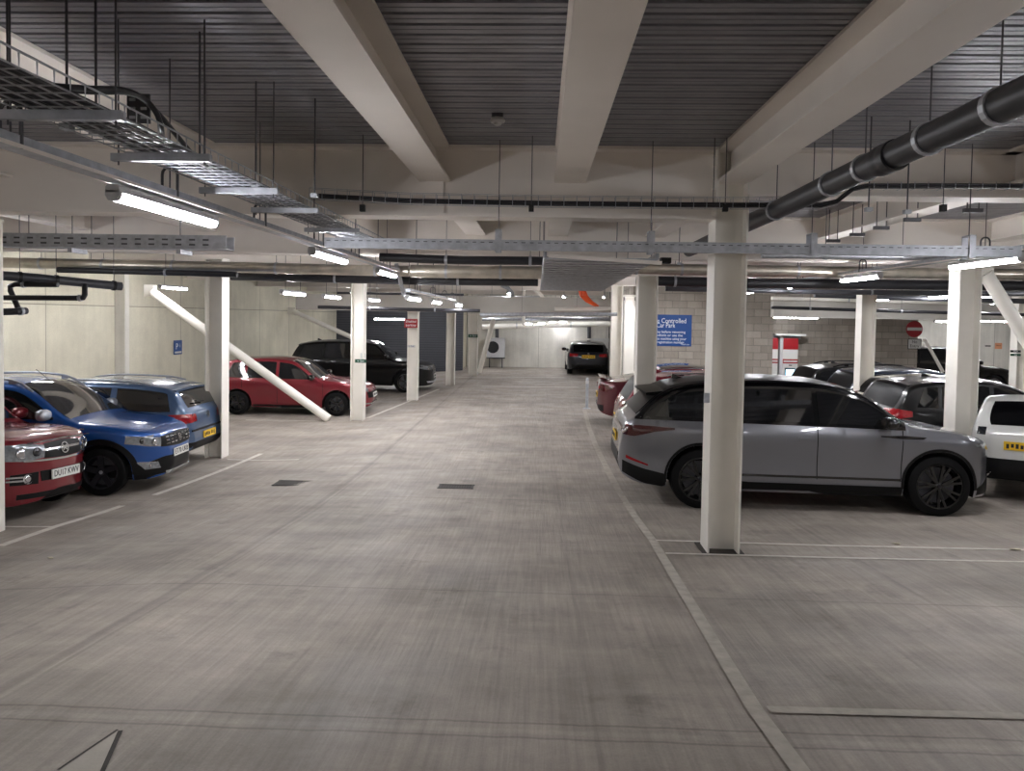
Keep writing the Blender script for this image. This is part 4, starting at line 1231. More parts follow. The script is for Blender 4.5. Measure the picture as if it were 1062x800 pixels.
    def lamp_pair(s, name, m, lo, hi, front, n=12, rows=6, off=.006, inner=None):
        for sg in (-1, 1):
            o = s.end(name, m, [(sg * y, z) for y, z in lo], [(sg * y, z) for y, z in hi], front, n, rows, off)
            if inner:
                for (y, z, r_, mm) in inner:
                    d = 1 if front else -1; loc, nor = s.hit((d * 4, sg * y, z), (-d, 0, 0)); nor = (nor + Vector((d, 0, 0))).normalized()
                    rt = Vector((0, 0, 1)).cross(nor).normalized(); M3 = Matrix((rt, nor.cross(rt), nor)).transposed()
                    MB().lathe([(0, .014), (r_ * .6, .013), (r_ * .75, .008), (r_ * .92, .016), (r_, .010), (r_, .0)], loc, M3, 18).build('lamp_unit', mm, o, smooth=.7)

    def rails(s, xa, xb, m=None, y=None, h=.05):
        for sg in (-1, 1):
            mb = MB(); pts = []
            for k in range(13):
                x = lerp(xa, xb, k / 12); e = min(1, min(k, 12 - k) / 1.5); w = (y or (s.topw(x) - .01)); loc, nor = s.hit((x, sg * w, 4), (0, 0, -1)); pts.append((x, sg * w, loc.z + .005 + h * e))
            mb.tube(pts, .017, 8)
            for k in (2, 10): mb.box((pts[k][0], pts[k][1], pts[k][2] - h * .5), (.10, .025, h))
            mb.build('roof_rail', m or M_BLACK, s.root, smooth=.8)

    def spoiler(s, x, over=.16, m=None, drop=.0, th=.03):
        z = s.top(x); w = s.topw(x) - .03; mb = MB(); vs = []
        for k in range(9):
            y = lerp(-w, w, k / 8); c = (1 - (2 * k / 8 - 1) ** 2) * .05; z2 = z - .035 * (2 * k / 8 - 1) ** 2
            vs += [(x + .20, y, z2 + .022), (x - over - c, y, z2 - .03 - drop), (x - over - c, y, z2 - .03 - drop - th), (x + .16, y, z2 - .07)]
        fs = [(4 * i + a, 4 * i + (a + 1) % 4, 4 * i + 4 + (a + 1) % 4, 4 * i + 4 + a) for i in range(8) for a in range(4)] + [(0, 1, 2, 3), (32, 33, 34, 35)]
        mb.add(vs, fs); return mb.build('roof_spoiler', m or s.mat, s.root, smooth=.5)

    def fin(s, x, m=None):
        z = s.top(x); mb = MB().prism([(-.10, 0), (.07, 0), (-.04, .05), (-.09, .065)], -.014, .014, (x, 0, z - .004), Matrix(((1, 0, 0), (0, 0, 1), (0, 1, 0))))
        mb.build('roof_aerial', m or s.mat, s.root)

    def aerial(s, x, length=.45, tilt=.7):
        z = s.top(x); MB().tube([(x, 0, z - .005), (x - length * math.sin(tilt), 0, z + length * math.cos(tilt))], .004, 6).build('roof_aerial', M_BLACK, s.root)

    def wiper(s, x, front=False):
        z = s.top(x); MB().tube([(x - .03 if not front else x + .05, .02, z + .03), (x - .03 if not front else x + .03, .35, z + .06)], .012, 6).build('wiper', M_BLACK, s.root)


def hatch_spec(L, W, H, fo, wb, r, hood=.94, nose=.74, rear='hatch', base=None, scuttle=None, belt=(.90, .96), rake=.78):
    xf, xr = L / 2, -L / 2; fx = xf - fo; ws = scuttle if scuttle is not None else fx - .42; wt = ws - rake
    tail = {
        'hatch': [(xr, .52), (xr + .015, .70), (xr + .05, .88), (xr + .12, .98), (xr + .40, H - .11), (xr + .56, H - .055), (xr + 1.1, H - .012)],
        'estate': [(xr, .52), (xr + .015, .72), (xr + .05, .92), (xr + .10, 1.0), (xr + .30, H - .13), (xr + .46, H - .07), (xr + 1.1, H - .015)],
        'suv': [(xr, .60), (xr + .02, .90), (xr + .06, 1.06), (xr + .14, 1.14), (xr + .42, H - .16), (xr + .58, H - .09), (xr + 1.3, H - .02)],
        'saloon': [(xr, .55), (xr + .02, .85), (xr + .07, 1.01), (xr + .30, 1.05), (xr + .55, 1.07), (xr + 1.35, H - .07), (xr + 1.7, H - .015)],
    }[rear]
    top = tail + [(wt - .55, H), (wt, H - .05), (wt + .12, H - .09), (ws, hood + .03), (ws + .10, hood), (xf - .55, lerp(hood, nose, .35)), (xf - .24, lerp(hood, nose, .68)), (xf - .09, nose), (xf - .03, nose - .10), (xf, .50)]
    b0 = .20 if rear != 'suv' else .25
    bot = [(xr, .42), (xr + .03, .34), (xr + .14, .27), (xr + .45, b0 + .02), (fx, b0), (xf - .30, b0), (xf - .06, b0 + .03), (xf, .34)]
    return dict(L=L, W=W, H=H, fo=fo, wb=wb, r=r, top=top, bot=bot, belt=[(xr, belt[1]), (0, (belt[0] + belt[1]) / 2), (xf, belt[0])], ws=ws, wt=wt)


def basic_glass(c, b=(-.02, .02), drop=.115, rear_x=(.16, .42), q=None):
    """Windscreen, rear window and door glass for an ordinary hatchback outline."""
    sp = c.sp; ws, wt = sp['ws'], sp['wt']
    c.over('windscreen', M_SCREEN, ws - .03, wt + .03, .055, 14)
    c.over('rear_window', M_TINT, c.xr + rear_x[0], c.xr + rear_x[1], .10, 10)
    mid = wt - .30
    c.window(mid + .04, ws - .22, 0, -.0, drop)
    rx = c.rx + .10
    c.window(rx + .12, mid - .04, .10, 0, drop)
    if q: c.window(c.xr + q, rx + .05, .45, .10, drop)
    return mid, rx


# ---- the grey SUV on the right
L = 4.72
spec = dict(black_top=(-2.20, 1.12), L=L, W=1.93, H=1.665, fo=.83, wb=2.874, r=.375, gap=.05, tum=.21, rc=.10, plan=(.62, .36, .24, .80),
            top=[(-2.36, .62), (-2.35, .80), (-2.32, .99), (-2.27, 1.10), (-2.19, 1.165), (-1.84, 1.47), (-1.68, 1.55), (-1.2, 1.625), (-.45, 1.663), (.10, 1.645), (.42, 1.59), (.62, 1.52), (1.16, 1.165), (1.28, 1.115), (1.80, 1.045), (2.10, .975), (2.23, .91), (2.31, .82), (2.35, .70), (2.36, .55)],
            bot=[(-2.36, .55), (-2.345, .46), (-2.27, .38), (-2.05, .30), (-1.5, .25), (0, .235), (1.5, .235), (2.2, .245), (2.32, .27), (2.36, .33)],
            belt=[(-2.4, 1.10), (-1.8, 1.09), (0, 1.06), (1.2, 1.03), (2.4, .95)],
            prof=[(0, .90), (.10, .955), (.22, .985), (.45, .975), (.72, .992), (.86, 1.0), (1.0, .965)])
pf, pr = onfloor(970, 534.5), onfloor(725, 526.5)
hd = (pf - pr); hd.z = 0; hd.normalize(); yaw = math.atan2(hd.y, hd.x)
left = Vector((-hd.y, hd.x, 0)); mid_ = (pf + pr) / 2
ctr = mid_ + left * (.965 - .11) - hd * ((2.36 - .83) - 2.874 / 2)
print('RR wheelbase seen', (pf - pr).length, 'yaw', math.degrees(yaw), 'centre', ctr)
M_GREY = paint('graphite_paint', (124, 125, 131), .6, .28)
c = Car('large grey SUV with black roof behind the near white column', spec, M_GREY, ctr.x, ctr.y, yaw)
RR = c
c.over('roof_panel', M_TINT, -1.80, .50, -.04, 20, 15, .003)
for sg in (-1, 1):
    xs = [lerp(-2.17, 1.12, k / 40) for k in range(41)]
    c.side('window_surround', M_GLOSS, [(x, c.belt(x) + .012) for x in xs], [(x, max(c.belt(x) + .02, c.top(x) - .055)) for x in xs], sg, 60, 9, .004)
c.window(-1.92, -1.02, .75, .02, .15, .05, off=.009)
c.window(-.98, .03, .02, -.02, .15, .05, off=.009)
c.window(.09, 1.00, -.02, -.0, .15, .05, off=.009)
c.over('windscreen', M_SCREEN, 1.13, .50, .05, 14, off=.008)
c.over('rear_window', M_TINT, -2.17, -1.90, .05, 8, off=.008)
c.spoiler(-1.80, .22, M_TINT)
c.over('bonnet', M_GREY, 1.34, 2.20, .07, 12, 13, .004)
for sg in (-1, 1):
    c.side('bonnet_vent', M_GLOSS, [(.82, .965), (1.05, .945), (1.32, .945)], [(.82, .975), (1.10, .985), (1.36, .968)], sg, 12, 3, .006)
    c.side('lower_strip', M_GLOSS, [(-.92, .435), (1.06, .425)], [(-.92, .465), (1.06, .455)], sg, 12, 3, .006)
    c.side('sill_trim', M_BLACK, [(-.95, .235), (1.09, .235)], [(-.95, .365), (1.09, .355)], sg, 12, 3, .007)
    c.side('tail_lamp', M_DARKTAIL, [(-2.315, .91), (-2.18, .895), (-1.93, .955), (-1.68, .988)], [(-2.315, 1.03), (-2.13, 1.035), (-1.93, 1.025), (-1.68, 1.008)], sg, 20, 5, .008)
    c.side('bumper_reflector', M_TAIL, [(-2.27, .61), (-2.0, .525)], [(-2.27, .65), (-2.0, .545)], sg, 8, 3, .006)
    c.side('lower_bumper', M_BLACK, [(-2.31, .43), (-2.05, .31), (-1.78, .265)], [(-2.31, .58), (-2.05, .49), (-1.78, .43)], sg, 14, 4, .007)
    c.side('head_lamp', M_LAMP, [(1.95, .875), (2.15, .82), (2.26, .77)], [(1.95, .895), (2.15, .90), (2.26, .865)], sg, 12, 5, .006)
    c.side('front_intake', M_BLACK, [(2.0, .27), (2.28, .29)], [(2.0, .36), (2.28, .50)], sg, 8, 4, .006)
c.end('tail_band', M_DARKTAIL, [(-.72, .93), (.72, .93)], [(-.72, 1.0), (.72, 1.0)], False)
c.end('rear_valance', M_BLACK, [(-.66, .56), (.66, .56)], [(-.66, .66), (.66, .66)], False)
c.lamp_pair('head_lamp', M_LAMP, [(.55, .74), (.80, .76)], [(.55, .86), (.80, .88)], True)
c.end('grille', M_BLACK, [(-.55, .68), (.55, .68)], [(-.52, .82), (.52, .82)], True)
c.end('front_intake', M_BLACK, [(-.60, .40), (.60, .40)], [(-.62, .52), (.62, .52)], True)
c.plate(.80, False, M_PLATE_Y); c.plate(.60, True, M_PLATE_W)
c.wheels(M_BLACKALLOY, 7, True, .24, .030, .72)
c.mirrors(.90, 1.09, M_GLOSS)
c.seams([(1.06, .02), (.06, .0), (-.98, -.05)], .42, .90, (-.17, -1.20), M_GREY)
c.archtrim(.035, M_BLACK, .008, sill=False)
c.fin(-1.50, M_GLOSS)
MB().lathe([(.075, -.03), (.115, -.03), (.115, .03), (.075, .03)], (c.fx - .12, -.80, .42), Matrix.Rotation(PI / 2, 3, 'X'), 10, closed=True).build('brake_caliper', M_RED, c.root)

# ---- blue crossover on the left
S = hatch_spec(3.95, 1.73, 1.57, .73, 2.59, .325, 1.02, .83, 'hatch', belt=(.98, 1.03), rake=.80)
M_BLUEP = paint('bright_blue_paint', (8, 76, 150), .35, .32)
p = onfloor(105, 513.5)
c = Car('bright blue crossover with black wheel arches and roof rails, parked nose out', S, M_BLUEP, p.x - 1.245 * math.cos(.085) - .76 * math.sin(.085) + .03, p.y + .76 * math.cos(.085) - 1.245 * math.sin(.085), .085)
DAC = c
basic_glass(c, q=.42); c.over('bonnet', M_BLUEP, S['ws'] + .10, 1.74, .10, 10, 11, .004)
c.archtrim(.075, M_BLACK, .016, zc=.40)
for sg in (-1, 1):
    c.side('front_cladding', M_BLACK, [(1.64, .205), (1.91, .205)], [(1.64, .40), (1.91, .40)], sg, 8, 5, .008)
c.end('lower_bumper', M_BLACK, [(-.80, .205), (.80, .205)], [(-.80, .40), (-.45, .49), (.45, .49), (.80, .40)], True, 26, 7, .008)
c.end('lower_lip', M_CHROME, [(-.42, .245), (.42, .245)], [(-.42, .285), (.42, .285)], True, 12, 3, .018)
c.end('grille', M_BLACK, [(-.50, .63), (0, .60), (.50, .63)], [(-.50, .775), (0, .80), (.50, .775)], True, 20, 6, .008)
for k in range(3):
    for sg in (-1, 1):
        for j in range(3):
            y = sg * (.14 + .12 * j); z = .655 + .045 * k; c.end('grille_chrome', M_CHROME, [(y - .035, z), (y + .035, z)], [(y - .035, z + .016), (y + .035, z + .016)], True, 3, 2, .014)
c.lamp_pair('head_lamp', M_LAMP, [(.50, .64), (.66, .655), (.83, .71)], [(.50, .765), (.66, .79), (.83, .815)], True, inner=[(.585, .71, .05, M_CHROME), (.72, .735, .042, M_LAMPDARK)])
for sg in (-1, 1): c.side('head_lamp', M_LAMP, [(1.56, .745), (1.83, .675)], [(1.56, .775), (1.83, .81)], sg, 10, 5, .007)
c.lamp_pair('fog_lamp', M_LAMP, [(.50, .34), (.68, .34)], [(.54, .43), (.76, .455)], True, off=.016, inner=[(.62, .39, .032, M_CHROME)])
c.badge(.705, True, .055); c.plate(.515, True, M_PLATE_W, 'ET70 UKB')
c.wheels(M_DARKALLOY, 5, False, .21, .075, .70); c.mirrors(.52, 1.05, M_GALV)
c.rails(-1.45, .25, M_GALV); c.aerial(.12, .28, .9)
c.seams([(.86, .0), (-.20, 0), (-1.10, -.10)], .42, .86, (-.42,), M_BLACK)
for sg in (-1, 1): c.side('side_badge', M_CHROME, [(.93, .845), (1.0, .838), (1.10, .850)], [(.93, .862), (1.0, .855), (1.10, .864)], sg, 8, 2, .006); c.side('wing_badge', M_CHROME, [(.97, .90), (1.03, .90)], [(.97, .918), (1.03, .918)], sg, 4, 2, .006)
c.plate(.75, False, M_PLATE_Y)

# ---- red compact at the left edge
S = hatch_spec(3.70, 1.66, 1.595, .66, 2.435, .31, 1.06, .93, 'hatch', belt=(1.0, 1.04), rake=.60)
S['top'] = S['top'][:-5] + [(1.30, 1.03), (1.60, .99), (1.76, .93), (1.825, .80), (1.85, .50)]
S['plan'] = (.55, .16, .4, .5)
M_REDP = paint('cherry_red_paint', (118, 12, 28), .3, .34)
q = at(62, 495, 8.72)
c = Car('red compact car with white front plate, parked nose out at the left edge', S, M_REDP, q.x - 1.80, 8.72, 0.0)
basic_glass(c, q=None); c.over('bonnet', M_REDP, S['ws'] + .08, 1.60, .06, 10, 11, .004)
c.end('grille', M_BLACK, [(-.34, .72), (0, .70), (.34, .72)], [(-.32, .885), (0, .90), (.32, .885)], True, 20, 6, .007)
c.end('grille_bar', M_CHROME, [(-.36, .80), (.36, .80)], [(-.36, .825), (.36, .825)], True, 20, 3, .015)
c.end('grille_frame', M_CHROME, [(-.56, .695), (0, .675), (.56, .695)], [(-.56, .715), (0, .697), (.56, .715)], True, 20, 2, .012)
c.end('grille_frame', M_CHROME, [(-.52, .892), (0, .905), (.52, .892)], [(-.52, .907), (0, .92), (.52, .907)], True, 20, 2, .012)
c.lamp_pair('head_lamp', M_LAMP, [(.33, .73), (.55, .70), (.80, .73)], [(.33, .87), (.55, .905), (.80, .885)], True, inner=[(.58, .80, .066, M_CHROME), (.43, .80, .052, M_LAMPDARK)])
for sg in (-1, 1): c.side('head_lamp', M_LAMP, [(1.42, .80), (1.56, .74), (1.72, .72)], [(1.42, .85), (1.56, .90), (1.72, .895)], sg, 10, 5, .007)
c.badge(.805, True, .07)
c.plate(.515, True, M_PLATE_W, 'DU17 KWV')
c.end('lower_intake', M_BLACK, [(-.36, .455), (.36, .455)], [(-.38, .575), (.38, .575)], True, 16, 4, .006)
c.lamp_pair('fog_lamp_recess', M_BLACK, [(.40, .43), (.66, .44)], [(.40, .57), (.66, .56)], True, off=.007, inner=[(.51, .50, .062, M_CHROME), (.51, .50, .042, M_INK)])
for z in (.475, .515): c.lamp_pair('fog_lamp_bar', M_CHROME, [(.55, z), (.69, z + .005)], [(.55, z + .02), (.69, z + .025)], True, off=.015)
c.end('lower_lip', M_BLACK, [(-.6, .27), (.6, .27)], [(-.6, .33), (.6, .33)], True, 16, 3, .006)
c.wheels(M_ALLOY, 5, True, .18); c.mirrors(.62, 1.08); c.archtrim(.05, M_BLACK, .012, zc=.36); c.seams([(.70, 0), (-.3, 0)], .4, .9, (-.2,))

# ---- blue estate, tail out
S = hatch_spec(4.35, 1.78, 1.44, .87, 2.60, .315, .93, .72, 'estate', belt=(.88, .93))
M_SLATE = paint('slate_blue_paint', (62, 88, 122), .35, .36)
q = at(213, 456, 12.3)
c = Car('slate blue estate parked tail out beside the left column', S, M_SLATE, q.x - 2.17, 12.3, PI + .06)
c.over('windscreen', M_SCREEN, S['ws'] - .03, S['wt'] + .03, .055, 12); c.over('rear_window', M_GLASS, c.xr + .105, c.xr + .30, .12, 9)
c.window(-.02, .78, 0, 0); c.window(-.90, -.08, 0, 0); c.window(-1.88, -1.0, .30, .0)
for sg in (-1, 1):
    c.side('tail_lamp', M_TAIL, [(-2.13, .76), (-1.86, .79)], [(-2.13, .91), (-1.86, .91)], sg, 12, 5, .007)
c.lamp_pair('tail_lamp', M_TAIL, [(.46, .77), (.80, .76)], [(.46, .89), (.80, .91)], False)
c.badge(.835, False, .06); c.plate(.52, False, M_PLATE_Y)
c.end('bumper_strip', M_BLACK, [(-.70, .36), (.70, .36)], [(-.72, .44), (.72, .44)], False, 14, 4, .012)
c.end('bumper_ledge', M_BLACK, [(-.66, .615), (.66, .615)], [(-.66, .645), (.66, .645)], False, 14, 3, .02)
c.spoiler(-1.80, .10); c.wiper(c.xr + .12); c.rails(-1.5, .3, M_GALV, h=.035)
c.wheels(M_ALLOY, 5, True); c.mirrors(.66, .95); c.seams([(.88, 0), (-.02, 0), (-.95, -.1)], .3, .80, (-.22, -1.12))
c.side('boot_lettering', M_CHROME, [(-2.16, .80), (-2.155, .80)], [(-2.16, .83), (-2.155, .83)], 1, 3, 2, .006)

# ---- red hatchback across the aisle side
S = hatch_spec(4.05, 1.76, 1.47, .82, 2.50, .305, .93, .72, 'hatch', belt=(.87, .93))
M_REDB = paint('deep_red_paint', (120, 14, 32), .3, .34)
pw = onfloor(347, 432)
c = Car('red hatchback seen from its side behind the thick white brace', S, M_REDB, pw.x - (2.025 - .82), pw.y + .80, .05)
mid, rx = basic_glass(c, q=.44); c.wheels(M_BLACKALLOY, 6, True, .21, .03); c.mirrors(.60, .93, M_GLOSS)
c.seams([(.86, 0), (mid, 0), (rx + .02, 0)], .3, .80, (mid - .25, rx + .15)); c.fin(-1.4)
c.lamp_pair('head_lamp', M_LAMP, [(.50, .60), (.82, .64)], [(.50, .70), (.82, .75)], True)
for sg in (-1, 1): c.side('head_lamp', M_LAMP, [(1.62, .68), (1.86, .62)], [(1.62, .70), (1.86, .74)], sg, 8, 4, .006); c.side('sill_trim', M_BLACK, [(-.9, .205), (.75, .205)], [(-.9, .27), (.75, .27)], sg, 8, 3, .008)
c.end('grille', M_BLACK, [(-.5, .44), (.5, .44)], [(-.55, .60), (.55, .60)], True); c.end('lower_lip', M_CHROME, [(-.6, .28), (.6, .28)], [(-.6, .31), (.6, .31)], True, off=.015)
c.badge(.66, True); c.plate(.50, True, M_PLATE_W); c.lamp_pair('tail_lamp', M_TAIL, [(.5, .78), (.8, .78)], [(.5, .92), (.8, .92)], False)

# ---- black SUV on the left
S = hatch_spec(4.85, 1.95, 1.74, .88, 2.92, .38, 1.12, .92, 'suv', belt=(1.08, 1.14), rake=.72); S['tum'] = .17
M_BLK = mat('black_paint', (6, 6, 8), .3, 0, .6, .04, 300, spec=.25)
pb = onfloor(419, 407.5)
c = Car('tall black SUV beyond the red hatchback on the left', S, M_BLK, pb.x - (2.425 - .88), pb.y + .88, .04)
mid, rx = basic_glass(c, q=.44); c.wheels(M_BLACKALLOY, 5, True, .25); c.mirrors(.92, 1.16)
c.seams([(.95, 0), (mid, 0), (rx, 0)], .4, .98, (mid - .3,)); c.spoiler(c.xr + .50, .12)
c.lamp_pair('head_lamp', M_LAMP, [(.52, .76), (.86, .80)], [(.52, .86), (.86, .90)], True, inner=[(.68, .82, .05, M_CHROME)])
for sg in (-1, 1): c.side('head_lamp', M_LAMP, [(2.0, .84), (2.24, .78)], [(2.0, .87), (2.24, .90)], sg, 8, 4, .006)
c.end('grille', M_DARKALLOY, [(-.5, .66), (.5, .66)], [(-.5, .84), (.5, .84)], True); c.end('grille_bar', M_CHROME, [(-.5, .74), (.5, .74)], [(-.5, .765), (.5, .765)], True, off=.016)
c.end('lower_intake', M_GALV, [(-.7, .34), (.7, .34)], [(-.74, .40), (.74, .40)], True, off=.012); c.plate(.55, True, M_PLATE_W); c.fin(-1.5)

# ---- dark hatchback at the end of the aisle, tail towards the camera
S = hatch_spec(4.2, 1.79, 1.46, .86, 2.60, .32, .93, .72, 'hatch', belt=(.90, .95)); S['plan'] = (.6, .36, .36, .60)
M_NAVY = paint('midnight_paint', (16, 19, 30), .35, .32)
pe = onfloor(610, 389.5)
c = Car('dark hatchback seen from behind at the end of the aisle', S, M_NAVY, pe.x, pe.y + 2.1, PI / 2)
basic_glass(c, rear_x=(.14, .40)); c.wheels(M_ALLOY, 5, True); c.mirrors(.62, .96)
c.lamp_pair('tail_lamp', M_TAIL, [(.46, .80), (.80, .79)], [(.46, .91), (.80, .93)], False)
c.plate(.80, False, M_PLATE_Y, w=.56, h=.13); c.badge(.92, False, .04)
c.end('lower_bumper', M_BLACK, [(-.7, .30), (.7, .30)], [(-.72, .46), (.72, .46)], False); c.spoiler(c.xr + .46, .10); c.wiper(c.xr + .16)

# ---- maroon saloon, tail out, and the red hatchback next to the grey SUV
S = hatch_spec(4.55, 1.82, 1.42, .88, 2.75, .33, .92, .70, 'saloon', belt=(.88, .95)); S['plan'] = (.6, .34, .45, .48)
M_MAROON = paint('maroon_paint', (84, 20, 32), .35, .32)
c = Car('maroon saloon with a boot lip spoiler, tail out by the bollard', S, M_MAROON, at(619.5, 400, 17.6).x + 2.27, 17.6, -.04)
c.over('windscreen', M_SCREEN, S['ws'] - .03, S['wt'] + .03, .055, 12); c.over('rear_window', M_GLASS, c.xr + .62, c.xr + 1.32, .08, 12); c.over('roof_panel', M_GLOSS, c.xr + 1.40, S['wt'], -.02, 12)
c.window(-.05, .80, 0, 0); c.window(-1.2, -.12, .35, 0)
c.lamp_pair('tail_lamp', M_DARKTAIL, [(.34, .80), (.82, .78)], [(.34, .92), (.82, .93)], False, inner=[(.55, .86, .04, M_TAIL)])
for sg in (-1, 1): c.side('tail_lamp', M_DARKTAIL, [(-2.2, .80), (-1.95, .84)], [(-2.2, .92), (-1.95, .90)], sg, 8, 4, .006)
mb = MB().prism([(-.10, 0), (.06, -.01), (.06, .01), (-.10, .03)], -.62, .62, (c.xr + .14, 0, c.top(c.xr + .14) + .03), Matrix(((1, 0, 0), (0, 0, 1), (0, 1, 0)))); mb.build('boot_spoiler', M_MAROON, c.root)
c.plate(.66, False, M_PLATE_Y); c.wheels(M_DARKALLOY, 5, True); c.mirrors(.66, .96); c.end('lower_bumper', M_BLACK, [(-.7, .32), (.7, .32)], [(-.7, .46), (.7, .46)], False)
c.end('boot_chrome', M_CHROME, [(-.6, .935), (.6, .935)], [(-.6, .95), (.6, .95)], False); c.seams([(.86, 0), (-.08, 0), (-1.1, -.1)], .3, .8, (-.3,))

S = hatch_spec(4.30, 1.80, 1.49, .86, 2.62, .325, .95, .74, 'hatch', belt=(.92, .99))
M_RUBY = paint('ruby_paint', (128, 22, 42), .35, .32)
c = Car('dark red hatchback parked behind the grey SUV, shark fin aerial on its roof', S, M_RUBY, at(638, 420, 13.95).x + 2.16, 13.95, -.03)
mid, rx = basic_glass(c, q=.46, rear_x=(.13, .42)); c.spoiler(c.xr + .50, .12); c.fin(c.xr + .80); c.rails(-1.3, .2, M_CHROME, h=.03)
c.lamp_pair('tail_lamp', M_TAIL, [(.36, .80), (.84, .76)], [(.36, .92), (.84, .98)], False)
for sg in (-1, 1): c.side('tail_lamp', M_TAIL, [(-2.08, .78), (-1.80, .86)], [(-2.08, .99), (-1.80, .93)], sg, 10, 5, .007); c.side('window_chrome', M_CHROME, [(-1.5, .945), (.95, .93)], [(-1.5, .957), (.95, .942)], sg, 10, 2, .007)
c.wheels(M_ALLOY, 5, True); c.mirrors(.66, 1.0); c.plate(.60, False, M_PLATE_Y); c.end('lower_bumper', M_BLACK, [(-.7, .32), (.7, .32)], [(-.7, .48), (.7, .48)], False)
c.lamp_pair('head_lamp', M_LAMP, [(.5, .62), (.82, .66)], [(.5, .72), (.82, .77)], True)

# ---- the group beyond the bonnet of the grey SUV
S = hatch_spec(4.05, 1.78, 1.51, .84, 2.56, .33, .95, .75, 'hatch', belt=(.92, 1.0))
c = Car('black hatchback with red tail lamp and yellow plate behind the near right column', S, M_BLK, at(902, 430, 13.6).x + 2.03, 13.6, -.03)
mid, rx = basic_glass(c, q=.46, rear_x=(.13, .42)); c.spoiler(c.xr + .50, .12); c.fin(c.xr + 1.0); c.wheels(M_ALLOY, 5, True); c.mirrors(.62, 1.0)
c.lamp_pair('tail_lamp', M_TAIL, [(.40, .82), (.84, .80)], [(.40, .95), (.84, .98)], False)
for sg in (-1, 1): c.side('tail_lamp', M_TAIL, [(-1.97, .80), (-1.66, .86)], [(-1.97, .99), (-1.66, .95)], sg, 12, 5, .007)
c.plate(.80, False, M_PLATE_Y, w=.50); c.seams([(.80, 0), (mid, 0), (rx, 0)], .3, .86, (mid - .2,), M_CHROME); c.end('lower_bumper', M_BLACK, [(-.7, .3), (.7, .3)], [(-.7, .45), (.7, .45)], False)

S = hatch_spec(3.75, 1.66, 1.41, .74, 2.42, .30, .95, .75, 'hatch', belt=(.92, .98))
M_CREAM = paint('cream_paint', (214, 208, 190), .05, .36)
c = Car('cream hatchback with yellow plate, mostly hidden behind the black hatchback', S, M_CREAM, at(896, 420, 15.5).x + 1.85, 15.5, -.03)
mid, rx = basic_glass(c, q=.42, rear_x=(.12, .40)); c.wheels(M_ALLOY, 5, True, .18); c.mirrors(.60, .98)
c.lamp_pair('tail_lamp', M_TAIL, [(.56, .80), (.78, .78)], [(.56, 1.0), (.78, 1.0)], False); c.plate(.80, False, M_PLATE_Y); c.end('lower_bumper', M_BLACK, [(-.65, .3), (.65, .3)], [(-.65, .42), (.65, .42)], False)

S = hatch_spec(4.20, 1.77, 1.45, .86, 2.60, .315, .93, .72, 'hatch', belt=(.90, .96))
M_INKB = paint('ink_blue_paint', (26, 38, 60), .35, .34)
c = Car('dark blue hatchback between the estate with rails and the black hatchback', S, M_INKB, at(863, 400, 17.4).x + 2.1, 17.4, -.02)
mid, rx = basic_glass(c, q=.44, rear_x=(.13, .42)); c.spoiler(c.xr + .48, .10); c.wheels(M_ALLOY, 5, True); c.mirrors(.62, .97)
c.lamp_pair('tail_lamp', M_TAIL, [(.46, .78), (.80, .78)], [(.46, .92), (.80, .92)], False); c.plate(.60, False, M_PLATE_Y); c.seams([(.84, 0), (mid, 0)], .3, .82, (mid - .2,))

S = hatch_spec(4.55, 1.82, 1.41, .88, 2.70, .33, .93, .72, 'estate', belt=(.92, .98))
c = Car('black estate with silver roof rails parked before the payment machine', S, M_BLK, at(826, 400, 19.4).x + 2.27, 19.4, -.02)
c.over('windscreen', M_SCREEN, S['ws'] - .03, S['wt'] + .03, .055, 12); c.over('rear_window', M_TINT, c.xr + .105, c.xr + .30, .10, 9)
c.window(.0, .82, 0, 0); c.window(-.95, -.06, 0, 0); c.window(-1.98, -1.02, .30, 0); c.rails(-1.6, .35, M_BLACK, h=.05); c.spoiler(-1.86, .12); c.fin(-1.3)
c.wheels(M_ALLOY, 5, True); c.mirrors(.66, .97); c.lamp_pair('tail_lamp', M_TAIL, [(.4, .80), (.82, .78)], [(.4, .92), (.82, .93)], False); c.plate(.62, False, M_PLATE_Y)

# ---- white city car at the right edge
S = hatch_spec(2.70, 1.56, 1.44, .50, 1.80, .29, .98, .80, 'hatch', belt=(.96, 1.0), rake=.55); S['top'][0:4] = [(-1.35, .52), (-1.34, .80), (-1.315, .95), (-1.235, 1.03)]
S['top'][4:7] = [(-1.06, 1.30), (-.95, 1.38), (-.65, 1.435)]
M_SILV = paint('silver_white_paint', (206, 206, 202), .15, .36)
hdg = math.radians(57); q = at(1013, 470, 10.3)
c = Car('small white city car with yellow plate at the right edge, tail towards the camera', S, M_SILV, q.x + .70 * math.sin(hdg) + 1.33 * math.cos(hdg), 10.3 - .70 * math.cos(hdg) + 1.33 * math.sin(hdg), hdg)
basic_glass(c, rear_x=(.125, .36)); c.wheels(M_ALLOY, 5, True, .17); c.mirrors(.38, 1.0, M_BLACK)
c.plate(.78, False, M_PLATE_Y, y=.16, w=.46); c.end('lower_bumper', M_BLACK, [(-.68, .34), (.68, .34)], [(-.70, .60), (.70, .60)], False, 16, 6, .012)
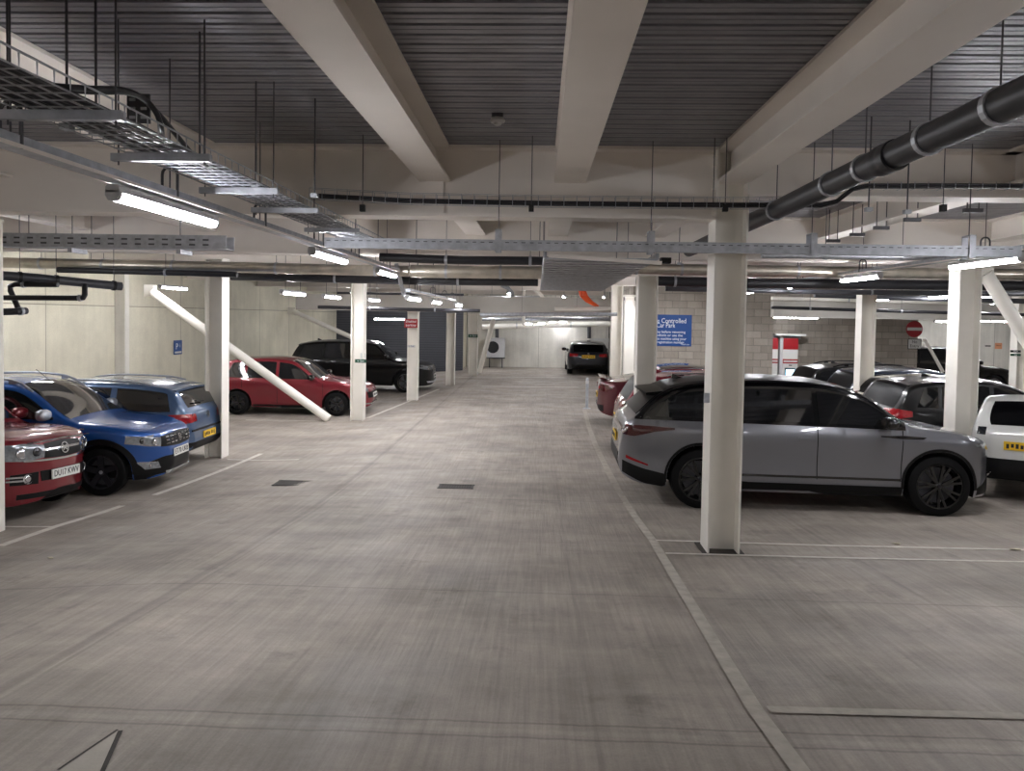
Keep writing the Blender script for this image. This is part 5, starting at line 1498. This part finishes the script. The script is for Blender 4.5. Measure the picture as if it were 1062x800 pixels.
for sg in (-1, 1): c.side('lower_bumper', M_BLACK, [(-1.30, .34), (-.95, .26)], [(-1.30, .60), (-.95, .56)], sg, 8, 5, .012); c.side('side_badge', M_ROD, [(.1, .78), (.16, .78)], [(.1, .85), (.16, .85)], sg, 5, 4, .005)
c.lamp_pair('tail_lamp', M_LAMPDARK, [(.60, .90), (.70, .90)], [(.59, 1.0), (.69, 1.0)], False); c.seams([(.42, 0), (-.45, -.05)], .34, .84, (-.36,))

# ---- distant black SUV at the right
S = hatch_spec(4.6, 1.9, 1.66, .88, 2.75, .36, 1.05, .86, 'suv', belt=(1.02, 1.08), rake=.62)
c = Car('distant black SUV in front of the bright white wall', S, M_BLK, at(1041, 380, 27.0).x - 2.28, 27.0, 0.0)
mid, rx = basic_glass(c, q=.44); c.wheels(M_ALLOY, 5, True); c.mirrors(.86, 1.1); c.seams([(.9, 0), (mid, 0)], .4, .95, (mid - .25,))
for sg in (-1, 1): c.side('head_lamp', M_LAMP, [(1.86, .76), (2.12, .70)], [(1.86, .80), (2.12, .84)], sg, 8, 4, .006)
c.lamp_pair('head_lamp', M_LAMP, [(.5, .70), (.84, .72)], [(.5, .80), (.84, .84)], True); c.plate(.5, True, M_PLATE_W); c.end('grille', M_DARKALLOY, [(-.5, .6), (.5, .6)], [(-.5, .74), (.5, .74)], True)

# ------------------------------------------------------------------ light and exposure
w = bpy.data.worlds.new('world'); SC.world = w; w.use_nodes = True
w.node_tree.nodes['Background'].inputs[0].default_value = (.02, .02, .022, 1); w.node_tree.nodes['Background'].inputs[1].default_value = .3
SC.view_settings.view_transform = 'Standard'; SC.view_settings.look = 'None'; SC.view_settings.gamma = 1.0
SC.view_settings.use_curve_mapping = False; SC.view_settings.exposure = 1.85
SC.cycles.use_denoising = True
SC.cycles.max_bounces = 8; SC.cycles.diffuse_bounces = 5; SC.cycles.glossy_bounces = 4
SC.cycles.sample_clamp_indirect = 6.0
SC.cycles.caustics_reflective = False; SC.cycles.caustics_refractive = False
